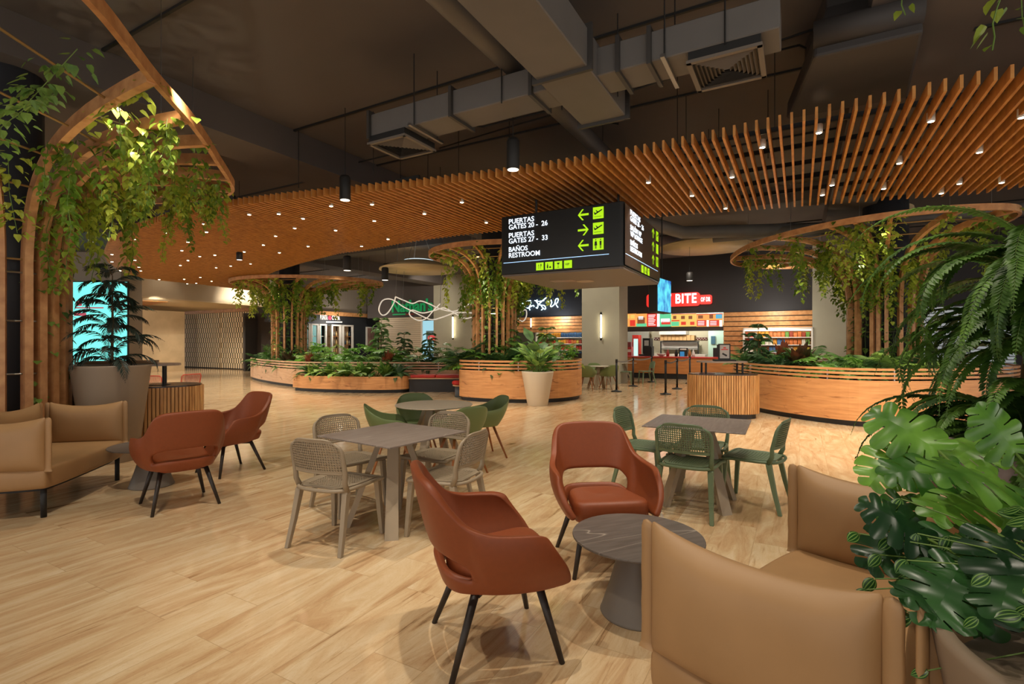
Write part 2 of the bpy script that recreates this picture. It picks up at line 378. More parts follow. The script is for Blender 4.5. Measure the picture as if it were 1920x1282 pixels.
# free standing grey column with bright side
c0 = (xat(1091, 19.0), 19.0); c1 = (xat(1161, 18.6), 18.6)
mb = MB(); mb.prism([c0, c1, (c1[0]+.25+.35, c1[1]+1.3), (c0[0]+.6, c0[1]+1.3)], 0, 5.2); struct(mb.build('wall_column', M_GREYW))
# louvred timber walls
def louvers(u0, u1, z0, z1, n, nm, label):
    t = thing(nm, label, 'wall cladding', W(u0)+(0,)); t.rotation_euler = (0, 0, -R(29.3)); L_ = u1-u0
    mb = MB()
    for i in range(n):
        h = (z1-z0)/n; mb.box((L_/2, -.05, z0+h*(i+.5)), (L_, .05, h*.82), rx=R(12))
    mb.build('board', M_WOOD, t); mb = MB(); mb.box((L_/2, .03, (z0+z1)/2), (L_, .04, z1-z0)); mb.build('backing', M_BLACK, t)
    return t
louvers(U(1357), U(1523), 0, 2.78, 14, 'timber_cladding', 'warm horizontal timber boards cladding the wall between burger counter and grey pier')
louvers(U(962), U(1092), 2.02, 2.80, 5, 'timber_cladding', 'brown horizontal timber boards above the snack shelves under the neon sign')
# left: bulkhead, soffit, lattice screen
BH0, BH1 = (-16.1, 21.5), (-13.3, 27.4)
mb = MB(); mb.prism([BH0, BH1, (BH1[0]-.2, BH1[1]+.1), (BH0[0]-.2, BH0[1]+.1)], 3.5, 5.2); struct(mb.build('wall_left_bulkhead', M_CREAM))
mb = MB(); mb.prism([BH0, BH1, (-12.9, 27.9), (-28, 37.0), (-28, 21)], 3.45, 3.5); struct(mb.build('trim_30', mat('soffit_cream', 'D8C4A0', .8)))
mb = MB(); mb.beam((-17.2, 23, 3.44), (-24, 29, 3.44), 3.0, .02); struct(mb.build('trim_31', M_SLAT))
for (sx, sy) in ((-15.3, 22.6), (-14.0, 25.2)):
    spot((sx+.55, sy-.25, 4.95), 14, 95, .9, WARM, .1, (sx-.05, sy, 3.7))
LD = nrm(V(-9.7, 5.6)); L0 = V(-14.2, 28.2)
def Lp(t, d=0): p = L0 + LD*t + V(-LD[1], LD[0])*d; return (p[0], p[1])
mb = MB(); mb.prism([Lp(-1.6, -.1), Lp(0, -.1), Lp(0, .1), Lp(-1.6, .1)], 0, 3.45); struct(mb.build('wall_left_panel', mat('taupe_panel', '4A423D', .6)))
mb = MB(); mb.prism([Lp(11.2, -.1), Lp(18, -.1), Lp(18, .1), Lp(11.2, .1)], 0, 3.45); struct(mb.build('wall_left_far', mat('taupe_panel', '4A423D', .6)))
t = thing('folding_lattice_screen', 'closed pale timber lattice folding screen in a wooden frame across the far left opening', 'screen')
mb = MB(); L_ = 11.0; nc = 50; nr = 11
for i in range(nc):
    for j in range(nr):
        if (i % 2) == 0 or True:
            x = (i+.5+(.5 if j % 2 else 0))*L_/nc
            a = Lp(x-.068); b = Lp(x+.068)
            mb.beam(a+(3.2*(j+.5)/nr+.06,), b+(3.2*(j+.5)/nr+.06,), .008, 3.2/nr*.97)
mb.build('lattice', mat('pale_lattice', 'F0DCB4', .6), t)
mb = MB()
for x in (3.2, 7.3): mb.beam(Lp(x-.07, -.03)+(1.65,), Lp(x+.07, -.03)+(1.65,), .08, 3.2)
mb.build('mullion', mat('lattice_mullion', 'B49A70', .6), t)
mb = MB(); mb.beam(Lp(-.3, -.15)+(3.36,), Lp(11.6, -.15)+(3.36,), .35, .18); mb.beam(Lp(11.0, -.15)+(1.6,), Lp(11.7, -.15)+(1.6,), .35, 3.3)
mb.build('frame', M_WOOD, t)
mb = MB(); mb.beam(Lp(-.1, -.5)+(1.65,), Lp(11.2, -.5)+(1.65,), .05, 3.3); mb.build('backing', M_DARK, t)
mb = MB(); mb.box((-27, 21.6, 2.6), (20.0, .4, 5.2)); struct(mb.build('wall_left', mat('greige_wall', '9A9084', .8)))
# video wall column
VX = xat(128, 20.6); t_y = 20.6
mb = MB(); mb.box(((xat(95, 21.3)+xat(245, 21.3))/2-.3, 21.4, 2.6), (3.9, 1.2, 5.2)); struct(mb.build('wall_left_video', mat('greige_wall', '9A9084', .8)))
t = thing('video_wall', 'large glowing turquoise video screen on the wall behind the tall potted palm', 'screen', (0, 0, 0))
x0, x1 = xat(126, 20.75), xat(241, 20.75); z0, z1 = .55, zat(527, 20.75)
mb = MB(); mb.box(((x0+x1)/2, 20.76, (z0+z1)/2), (x1-x0, .06, z1-z0)); mb.build('frame', M_BLACK, t)
mb = MB(); mb.add([(x0+.04, 20.725, z0+.04), (x1-.04, 20.725, z0+.04), (x1-.04, 20.725, z1-.04), (x0+.04, 20.725, z1-.04)], [(0, 1, 2, 3)])
mb.build('display', mat('cyan_screen', '101010', .4, emit='78F4E8', es=.8), t)
mb = MB()
for (a, b, c, d) in ((.3, .8, 2.6, 2.72), (.35, 1.5, 2.9, 2.95), (.4, .62, 3.0, 3.2)): mb.box((x0+(a+b)/2, 20.715, (c+d)/2), (b-a, .01, d-c))
mb.build('graphic', mat('screen_red', '101010', .4, emit='B04050', es=.8), t)
t = thing('departures_screen', 'small departures display hanging under the cream soffit beside the video wall', 'screen', (xat(255.5, 24), 24, 0))
mb = MB(); mb.box((0, 0, zat(589, 24)), (.5, .08, .72)); mb.build('housing', M_BLACK, t)
mb = MB(); zc = zat(589, 24); mb.add([(-.23, -.045, zc-.33), (.23, -.045, zc-.33), (.23, -.045, zc+.33), (-.23, -.045, zc+.33)], [(0, 1, 2, 3)])
mb.build('display', mat('departures_blue', '101010', .4, emit='3A6A74', es=.9), t)
mb = MB()
for i in range(5): mb.box((0, -.05, zc+.26-.09*i), (.40, .006, .03))
mb.build('text_line', mat('departures_text', '101010', .4, emit='C8E8E8', es=1), t)
mb = MB(); mb.box((0, 0, (zc+.36+3.45)/2), (.03, .03, 3.45-zc-.36)); mb.build('hanger', M_BLACK, t)
mb = MB(); mb.beam((-19.2, 25.5, 1.6), (-17.8, 27.8, 1.6), .1, 3.2); struct(mb.build('wall_left_corridor', mat('marble_panel', 'C9B08A', .4, var=.2, scale=2)))

# ------------------------------------------------------------------ slatted timber ceiling ribbon
ZS = 4.0
near_px = [(195, 478), (205, 455), (260, 427), (330, 405), (422, 387), (531, 374), (662, 361), (794, 348), (960, 328), (1100, 307), (1231, 284), (1350, 260), (1511, 226), (1687, 190), (1875, 149)]
near = [at(x, y, ZS) for x, y in near_px] + [(7.2, 4.15), (10, 3.5)]
far_px = [(1912, 352), (1837, 364), (1699, 373), (1545, 384), (1410, 394), (1237, 407), (1080, 424), (940, 434), (862, 442), (770, 454), (680, 470), (635, 476), (564, 494), (516, 509), (500, 516)]
far = [(13, 7.5)] + [at(x, y, ZS) for x, y in far_px] + [(-12.0, 25.6), at(480, 546, ZS), at(372, 533, ZS), at(300, 526, ZS), at(247, 519, ZS), at(220, 505, ZS), at(202, 492, ZS)]
RIB = near + far
RPQ = [topq(*p) for p in RIB]
def clip(axis, val):               # stretches of a line p=val (axis 0) or q=val (axis 1) inside the ribbon
    xs = []
    for (a, b) in zip(RPQ, RPQ[1:]+RPQ[:1]):
        u0, u1 = a[axis], b[axis]
        if (u0 <= val) != (u1 <= val): xs.append(a[1-axis] + (val-u0)/(u1-u0)*(b[1-axis]-a[1-axis]))
    xs.sort(); return list(zip(xs[::2], xs[1::2]))
t = thing('slatted_timber_ceiling', 'long curving suspended ceiling ribbon of warm timber slats on dark runners', 'ceiling feature', (0, 0, 0))
mb = MB(); p = -23.5
while p < 9:
    for q0, q1 in clip(0, p):
        a, b = pq(p, q0), pq(p, q1)
        if q1-q0 > .15: mb.beam(a+(ZS+.065,), b+(ZS+.065,), .028, .13)
    p += .122
mb.build('slat', M_SLAT, t)['kind'] = 'stuff'
mb = MB(); q = .4; rods = []
while q < 34:
    for p0, p1 in clip(1, q):
        if p1-p0 > .3: mb.beam(pq(p0+.05, q)+(ZS+.15,), pq(p1-.05, q)+(ZS+.15,), .035, .06)
        n = max(1, int((p1-p0)/1.8))
        for i in range(n): rods.append(pq(p0+(i+.5)*(p1-p0)/n, q))
    q += .75
mb.build('runner', M_BLACK, t)
for i, (x, y) in enumerate(rods[::3][:70]):
    mb = MB(); mb.tube([(x, y, ZS+.15), (x, y, 5.2)], .006, 4); mb.build('hanger_rod', M_BLACK, t)
# downlights in the slats
proto = thing('downlight', '', 'light', group='small round downlights in the slatted timber ceiling')
mb = MB(); mb.lathe([(.028, .0), (.04, 0), (.04, .10), (.028, .10), (.028, .0)], n=12, cap=False); mb.build('trim_ring', M_WHITE, proto)
mb = MB(); mb.lathe([(.001, -.002), (.028, -.002), (.028, .02), (.001, .02)], n=10); mb.build('lamp_disc', mat('downlight_glow', 'FFFFFF', .5, emit='FFE8C0', es=35), proto)
used = []
DL = [(180+x/4.174, 340+y/4.174) for x, y in [(1430,257),(1200,262),(1840,195),(1620,293),(1555,368),(1875,385),(1405,430),(1310,499),(1660,510),(1160,553),(1435,560),(930,578),(812,589),(865,398),(845,335),(545,404),(720,476),(672,543),(720,620),(660,658),(1055,664),(1210,647),(940,677),(300,455),(125,573),(125,630),(305,618),(335,673),(350,700),(190,699),(233,720),(495,769),(690,766),(817,752),(785,797),(715,803),(905,782)]]
DL += [(1200+x/2.667, y/2.667) for x, y in [(895,665),(612,738),(1455,608),(1697,763),(1297,818),(460,887),(42,914),(260,980),(960,927),(912,976),(1218,945),(1507,968),(1597,920),(1808,915),(428,1043),(1908,590)]]
DL += [(400+x/2.286, y/2.286) for x, y in [(680,877),(905,917),(1065,868),(690,948),(1170,955)]]
DL += [(400+x/4, 440+y/4) for x, y in [(1112,88),(1310,35)]]
GD = 'small round recessed downlights glowing between the slats of the timber ceiling'
lit = 0
for i, (x, y) in enumerate(DL):
    X, Y = at(x, y, ZS-.02)
    put(proto, used, (X, Y, ZS-.02), 0, GD, 'recessed downlights in the timber ceiling')
    if i % 3 == 0 or (Y < 9 and X > 0): spot((X, Y, ZS-.04), 45 if Y < 14 else 75, 80, .6, WARM, .04, (X, Y, 0)); lit += 1
# ------------------------------------------------------------------ pendant can lights, discs
def can(px, py, z, r, h, label):                      # py = bottom rim in the picture
    X, Y = at(px, py, z)
    t = thing('pendant_spotlight', label, 'light', (X, Y, z))
    mb = MB(); mb.lathe([(r*.92, 0), (r, .01), (r, h*.9), (r*.8, h), (.02, h)], n=24); mb.build('housing', M_BLACK, t, True)
    mb = MB(); mb.lathe([(.001, -.004), (r*.85, -.004), (r*.85, .01), (.001, .01)], n=20); mb.build('lamp_disc', mat('can_glow', 'FFFFFF', .5, emit='FFF4E0', es=1.6), t)
    mb = MB(); mb.tube([(0, 0, h), (0, 0, 5.2-z)], .006, 5); mb.build('cable', M_BLACK, t)
can(962, 318, 3.75, .085, .40, 'black cylindrical pendant spotlight hanging right of the middle air diffuser')
can(647, 375, 3.75, .085, .38, 'black cylindrical pendant spotlight hanging left, in front of the timber slats')
can(651, 507, 3.5, .11, .40, 'black pendant can hanging above the far left tree canopy')
can(722, 525, 3.5, .11, .40, 'black pendant can just below the left pale disc shade')
can(1117, 547, 3.5, .11, .40, 'black can light in front of the grey column below the gate sign')
can(1293, 526, 3.6, .11, .28, 'black can light above the red burger sign')
can(449, 487, 3.8, .08, .22, 'tiny black can light under the left end of the slatted ceiling')
M_DISC = mat('disc_shade', 'E4CC9C', .6, var=.1, scale=3)
def disc(cx, cy, r, z, label, glow):
    t = thing('disc_shade_pendant', label, 'light', (cx, cy, z))
    mb = MB(); mb.lathe([(r, .0), (r*.99, .05), (r*.6, .24), (r*.42, .30), (r*.40, .28), (r*.6, .20), (r*.97, .02)], n=48); mb.lathe([(r*.99, 0), (.001, -.015)], n=48)
    mb.build('shade', M_DISC, t, True)
    mb = MB(); mb.lathe([(.001, .31), (r*.38, .31), (r*.38, .33), (.001, .33)], n=32); mb.build('diffuser', mat('disc_glow', 'FFFFFF', .5, emit='C8E0E8', es=.8 if glow else .3), t)
    for a in range(3):
        mb = MB(); mb.tube([(r*.4*math.cos(a*2.1), r*.4*math.sin(a*2.1), .3), (r*.1*math.cos(a*2.1), r*.1*math.sin(a*2.1), 5.2-z)], .008, 4); mb.build('cable', M_STEEL, t)
disc(xat(785, 17), 17, 1.28, zat(507, 17), 'pale dome shaped disc shade left of the middle timber tree', 1)
disc(xat(1322, 17.5), 17.5, 1.55, zat(465, 17.5), 'pale dome shaped disc shade right of the gate sign', 1)
disc(xat(228, 8.2), 8.2, .45, zat(204, 10.2)-1.0, 'pale disc shade seen through the canopy of the left timber tree', 0)
disc(xat(1640, 13), 13, .8, 4.8, 'grey disc shade above the right timber tree', 0)
# ------------------------------------------------------------------ air ducts and pipes
def pqbox(mb, p0, p1, q0, q1, z0, z1): mb.prism([pq(p0, q0), pq(p1, q0), pq(p1, q1), pq(p0, q1)], z0, z1)
t = thing('air_duct', 'large rectangular grey air duct crossing the ceiling with flanged joints', 'duct', (0, 0, 0))
mb = MB(); pqbox(mb, -5.1, -.15, 5.12, 5.56, 4.3, 4.6); pqbox(mb, -2.42, -1.85, -3, 6.15, 4.27, 4.66); mb.build('duct_run', M_DUCT, t, mods=[BEV(.01, 1)])
mb = MB()
for p_ in (-5.08, -3.72, -2.62, -1.62, -1.3): mb = MB(); pqbox(mb, p_-.02, p_+.02, 5.07, 5.61, 4.26, 4.64); mb.build('flange', mat('flange_paint', '3C3936', .5), t)
for q_ in (6.13, 4.85, 2.9): mb = MB(); pqbox(mb, -2.47, -1.80, q_-.02, q_+.02, 4.23, 4.70); mb.build('flange', mat('flange_paint', '3C3936', .5), t)
for (p_, q_) in ((-4.3, 5.1), (-4.3, 5.58), (-3.0, 5.1), (-1.15, 5.1), (-1.15, 5.58), (-1.78, 5.6), (-2.46, 5.6), (-.6, 5.1)):
    x, y = pq(p_, q_); mb = MB(); mb.tube([(x, y, 4.27), (x, y, 5.2)], .008, 5); mb.build('hanger_rod', M_BLACK, t)
mb = MB()
for p_ in (-4.3, -1.15): mb = MB(); pqbox(mb, p_-.02, p_+.02, 5.0, 5.7, 4.25, 4.28); mb.build('hanger_rail', M_STEEL, t)
def diffuser(p_, q_, z, s, label):
    x, y = pq(p_, q_); t = thing('air_diffuser', label, 'vent', (x, y, z), -R(29.3)); h = s/2
    mb = MB()
    for i in range(4):
        a = i*math.pi/2; c_, s_ = math.cos(a), math.sin(a); mb.box((c_*(h-.02), s_*(h-.02), .01), (.045, s, .03), rz=a)
    mb.build('frame', M_GREYMET, t)
    mb = MB()
    for k_ in range(1, 9):
        r = h*(1-k_/9.0)
        for i in range(4):
            a = i*math.pi/2; R_ = np.array([[math.cos(a), -math.sin(a)], [math.sin(a), math.cos(a)]])
            P = [(r+.014, -r-.014, .03), (r+.014, r+.014, .03), (r-.012, r-.012, .0), (r-.012, -r+.012, .0)]
            mb.add([tuple(R_ @ np.array(p2[:2]))+(p2[2],) for p2 in P], [(0, 1, 2, 3)])
    mb.build('louvre', M_GREYMET, t)
    mb = MB(); mb.box((0, 0, .07), (s*.96, s*.96, .08)); mb.build('plenum', M_BLACK, t)
diffuser(-4.78, 5.42, 4.19, .66, 'square grey ceiling air diffuser at the left end of the crossing duct')
diffuser(-.62, 5.45, 4.19, .66, 'square grey ceiling air diffuser at the right end of the crossing duct')
def pipe(pts, r, label, nm='pipe', m_=M_DUCT, n=16):
    mb = MB(); mb.tube(pts, r, n); return tag(mb.build(nm, m_, smooth=True), label, 'pipe')
pipe([pq(-2.95, -2)+(4.78,), pq(-2.95, 11)+(4.78,)], .125, 'thick round grey duct pipe running under the slab above the crossing duct', 'duct_pipe')
pipe([pq(-7, 13.0)+(4.55,), pq(-12, 20)+(4.55,)], .14, 'round silver duct pipe beyond the slats above the far left tree', 'duct_pipe', M_GREYMET)
pipe([(2.2, 11.2, 4.35), (4.4, 13.2, 4.35), (9, 12.6, 4.35)], .16, 'round dark duct pipe behind the slats at the right above the timber tree', 'duct_pipe')
pipe([pq(-2, 14.5)+(4.3,), pq(6, 14.5)+(4.3,)], .13, 'round duct pipe crossing behind the gate sign', 'duct_pipe')
cond = [[(-5.2, 6.6), (-4.6, 7.2), (-3.4, 7.2), (-2.6, 8.2)], [(-5.8, 7.6), (-4.0, 7.4), (-2.6, 7.3), (1.4, 6.6)], [(-1.2, 7.1), (0, 7.1), (.5, 7.9)], [(-12, 10.8), (-8.3, 7.4), (-6.2, 7.4)],
        [(-13, 11.2), (-9, 7.6)], [(-13, 11.6), (-9, 8.0)], [(1.6, 6.2), (3.2, 6.6)], [(-8.3, 3), (-8.3, 9)]]
lbs = ['thin dark conduit bending over the slat ceiling left of centre', 'long thin conduit crossing the slab behind the duct', 'short bent conduit right of the duct junction', 'thin conduit dropping along the left beam', 'thin cable pipe nearest the left beam under the slab', 'thin cable pipe beside its twin far left under the slab', 'thin conduit at the right under the slab', 'thin conduit following the left beam edge']
for c_, lb in zip(cond, lbs): pipe([pq(*p_)+(5.1,) for p_ in c_], .014, lb, 'conduit', M_BLACK, 6)
t = thing('extract_hood', 'dark sloping extract hood unit under the slab at upper right', 'duct', (0, 0, 0))
b4 = [at(1474, 225, 4.4), at(1702, 184, 4.4), at(1732, 60, 4.4), at(1525, 108, 4.4)]
cx = sum(p_[0] for p_ in b4)/4; cy = sum(p_[1] for p_ in b4)/4
mb = MB(); mb.loops([[p_+(4.4,) for p_ in b4], [(cx+(x-cx)*.98, cy+(y-cy)*.98, 4.6) for x, y in b4], [(cx+(x-cx)*.7, cy+(y-cy)*.7, 5.0) for x, y in b4], [(cx+(x-cx)*.7, cy+(y-cy)*.7, 5.2) for x, y in b4]])
mb.build('hood', M_DARK, t, mods=[BEV(.03, 2)])
mb = MB(); a, b = b4[3], b4[2]; mb.tube([a+(4.62,), b+(4.62,)], .13, 12); mb.build('insulated_pipe', M_DARK, t, True)
for j, (px_, py_) in enumerate([(1440, 175), (1270, 140), (1130, 235), (700, 215), (860, 250), (955, 225), (1700, 100), (560, 250)]):
    x, y = at(px_, py_, 5.15); mb = MB(); mb.tube([(x, y, 5.2), (x, y, 4.2)], .006, 5)
    tag(mb.build('threaded_rod', M_BLACK), 'thin black threaded rod hanging from the slab above the timber slats', 'rod', 'threaded rods hanging from the slab')
# ------------------------------------------------------------------ rust armchairs
TT = [(0,(0,-.36,.905)),(.13,(.13,-.357,.902)),(.22,(.222,-.338,.895)),(.29,(.262,-.305,.862)),(.37,(.283,-.25,.78)),(.46,(.30,-.17,.695)),(.58,(.33,-.07,.662)),(.72,(.342,.03,.655)),(.85,(.342,.11,.65)),(.94,(.335,.155,.64)),(1,(.325,.185,.615))]
TB = [(0,(0,-.215,.365)),(.13,(.09,-.215,.365)),(.22,(.15,-.205,.365)),(.29,(.19,-.18,.365)),(.37,(.215,-.13,.365)),(.46,(.235,-.06,.365)),(.58,(.25,.02,.365)),(.72,(.262,.12,.365)),(.85,(.268,.20,.37)),(.94,(.268,.29,.38)),(1,(.262,.335,.39))]
def armchair(label):
    t = thing('lounge_armchair', label, 'armchair')
    cols = [i/20 for i in range(-20, 21)]; rows = [0, .09, .19, .24, .37, .43, .55, .7, .85, .95, 1]
    P = []; F = []
    for v in rows:
        for s in cols:
            a = abs(s); T = interp(TT, a); B = interp(TB, a); sg = -1 if s < 0 else 1
            T[0] *= sg; B[0] *= sg
            p = B*(1-v)+T*v; bl = 4*v*(1-v)
            out = nrm(V(p[0], p[1]-.05, 0)); k = .035*(1 if a > .45 else .3)
            p = p + out*k*bl - V(0, 0, .0)*bl
            p[2] += 0
            P.append(p)
    n = len(cols)
    for j in range(len(rows)-1):
        for i in range(n-1):
            s = abs((cols[i]+cols[i+1])/2)
            if rows[j] >= .19 and rows[j+1] <= .37 and s < .42: continue
            F.append((j*n+i, j*n+i+1, (j+1)*n+i+1, (j+1)*n+i))
    mb = MB(); mb.add(P, F)
    mb.build('shell', M_RUST, t, True, [SOL(.042, 0), SUB(2)])
    o = catmull([(0,-.20),(.13,-.19),(.20,-.12),(.225,0),(.24,.14),(.25,.24),(.21,.30),(.1,.315),(-.1,.315),(-.21,.30),(-.25,.24),(-.24,.14),(-.225,0),(-.20,-.12),(-.13,-.19)], 3)
    def ring(k, z, dz=0): return [(p[0]*k, .05+(p[1]-.05)*k, z + dz*(p[1]+.2)) for p in o]
    mb = MB(); mb.loops([ring(.80, .335), ring(.96, .345), ring(1.0, .375), ring(1.0, .425, .06), ring(.96, .45, .06), ring(.8, .462, .05), ring(.4, .458, .04), ring(.1, .452, .03)])
    mb.build('seat', M_RUST, t, True, [SUB(1)])
    for sx, sy in ((-1, 1), (1, 1), (-1, -1), (1, -1)):
        mb = MB(); mb.tube([(sx*.175, .05+sy*.15, .36), (sx*.262, .03+sy*.262, 0)], [.021, .0135], 12)
        mb.build('leg', M_DLEG, t, True)
    mb = MB()
    for a, b in (((-.18, -.1), (.18, .2)), ((.18, -.1), (-.18, .2))): mb.beam(a+(.335,), b+(.335,), .03, .02)
    mb.build('under_frame', M_BLACK, t)
    return t
ac = armchair(''); u = []
put(ac, u, (-.12, 2.565, 0), face(.957, .29), 'rust upholstered armchair nearest the camera, turned right towards the round slate coffee table', 'rust armchairs')
put(ac, u, (.62, 3.57, 0), face(.12, -.99), 'rust upholstered armchair facing the camera behind the right coffee table', 'rust armchairs')
put(ac, u, (-3.08, 4.76, 0), face(-.7, .70), 'rust upholstered armchair seen from behind beside the left tan sofa', 'rust armchairs')
put(ac, u, (-3.28, 6.03, 0), face(-.55, -.83), 'rust upholstered armchair half hidden behind the one seen from behind at the left', 'rust armchairs')
# ------------------------------------------------------------------ round coffee tables
def coffee(x, y, rz, label, r=.36):
    t = thing('coffee_table', label, 'table', (x, y, 0), rz)
    mb = MB(); mb.lathe([(r-.008, .415), (r, .421), (r, .426), (r-.002, .43)], n=64); mb.build('table_top', M_SLATE, t)
    mb = MB(); mb.lathe([(.20, 0), (.205, .006), (.20, .015), (.185, .06), (.155, .15), (.118, .28), (.095, .38), (.11, .414)], n=48); mb.build('cone_base', M_GREYMET, t, True)
coffee(.70, 2.86, .4, 'round slate topped coffee table on a grey cone base beside the right tan sofa')
coffee(-3.80, 5.40, .2, 'round slate coffee table half hidden between the left tan sofa and the rust chair', .38)
# ------------------------------------------------------------------ tan sofas
def cushion(t, c, d, L, H=.42, T=.15, lift=.05, z0=.40, name='back_cushion'):
    """c = mid of its foot line, d = direction along it (2D)"""
    d = nrm(V(*d)); n_ = V(-d[1], d[0]); nu, nv = 26, 12; P = []; F = []
    def pt(u, v, s):
        e = abs(u)**5; th = T/2*max(0, 1-abs(u)**4.5)**.6*max(0, 1-abs(v)**3.2)**.5 + .007
        x = u*L/2*(1-.012*(1-v*v)); z = z0+H/2+v*H/2*(1 + .0*u) + (lift*abs(u)**2.2 if v > 0 else 0)*v
        bow = .012*(1-v*v)*math.sin(5*u+v)
        q = V(c[0], c[1]) + d*x + n_*(s*th + bow*.3); return (q[0], q[1], z)
    for s in (1, -1):
        for j in range(nv+1):
            for i in range(nu+1): P.append(pt(-1+2*i/nu, -1+2*j/nv, s))
    K = (nu+1)*(nv+1)
    for j in range(nv):
        for i in range(nu):
            a = j*(nu+1)+i; F.append((a, a+1, a+nu+2, a+nu+1)[::-1]); F.append((K+a, K+a+1, K+a+nu+2, K+a+nu+1))
    for j in range(nv):
        a = j*(nu+1); F.append((a, a+nu+1, K+a+nu+1, K+a)[::-1]); a += nu; F.append((a, a+nu+1, K+a+nu+1, K+a))
    for i in range(nu):
        F.append((i, i+1, K+i+1, K+i)); a = nv*(nu+1)+i; F.append((a, a+1, K+a+1, K+a)[::-1])
    mb = MB(); mb.add(P, F)
    cu = mb.build(name, M_TAN, t, True, [SUB(1)])
    for e in (-1, 1):                                  # stitched flanges at the two ends
        mb = MB(); rows = []
        for k in range(9):
            v = -1+k/4; z = z0+H/2+v*H/2+(lift*max(v, 0)); w = .045+.004*math.sin(9*k)
            for x, s in ((L/2-.012, .011), (L/2+w, .013), (L/2+w, -.013), (L/2-.012, -.011)):
                q = V(c[0], c[1])+d*x*e+n_*s; rows.append((q[0], q[1], z))
        F = []
        for k in range(8):
            for i in range(4): F.append((k*4+i, k*4+(i+1) % 4, (k+1)*4+(i+1) % 4, (k+1)*4+i))
        F += [(0, 1, 2, 3), (32, 33, 34, 35)]
        mb.add(rows, F); mb.build('flange', M_TAN, cu, True, [SUB(1)])
    return cu
def sofa(F, b, label):
    """F = middle of the open front edge, b = direction from front to back"""
    t = thing('modular_sofa', label, 'sofa', (F[0], F[1], 0), math.atan2(b[1], b[0]) - math.pi/2)   # local +Y = towards the back
    w = .66; dp = .86
    o = catmull([(-w+.05, .0), (-.3, -.02), (.3, -.02), (w-.05, .0), (w+.02, .06), (w+.06, .4), (w+.02, dp-.12), (w-.1, dp), (.25, dp+.04), (-.25, dp+.04), (-w+.1, dp), (-w-.02, dp-.12), (-w-.06, .4), (-w-.02, .06)], 4)
    def ring(k, z): return [(p[0]*k, .42+(p[1]-.42)*k, z) for p in o]
    mb = MB(); mb.loops([ring(.9, .245), ring(.975, .25), ring(.995, .28), ring(1, .34), ring(.998, .39), ring(.985, .42), ring(.95, .435), ring(.7, .44), ring(.3, .442), ring(.05, .442)])
    mb.build('seat', M_TAN, t, True, [SUB(1)])
    mb = MB(); mb.prism([(p[0]*.85, .42+(p[1]-.42)*.85) for p in o], .22, .25); mb.build('base_frame', M_BLACK, t)
    for sx in (-1, 1):
        for y in (.05, dp-.10):
            mb = MB(); mb.tube([(sx*(w-.05), y, 0), (sx*(w-.05), y, .26)], .022, 14); mb.build('leg', M_BLACK, t, True)
    cushion(t, (w+.0, .36), (.02, 1), .70)
    cushion(t, (-w-.0, .36), (-.02, 1), .70)
    cushion(t, (.335, dp-.03), (1, -.14), .62)
    cushion(t, (-.335, dp-.03), (1, .14), .62)
    return t
sofa((.99, 2.27), (.65, -.76), 'tan leather modular sofa in the right foreground with its near cushion seen from outside')
sofa((-4.13, 5.02), (-.973, -.231), 'tan leather modular sofa at the left edge below the timber tree')
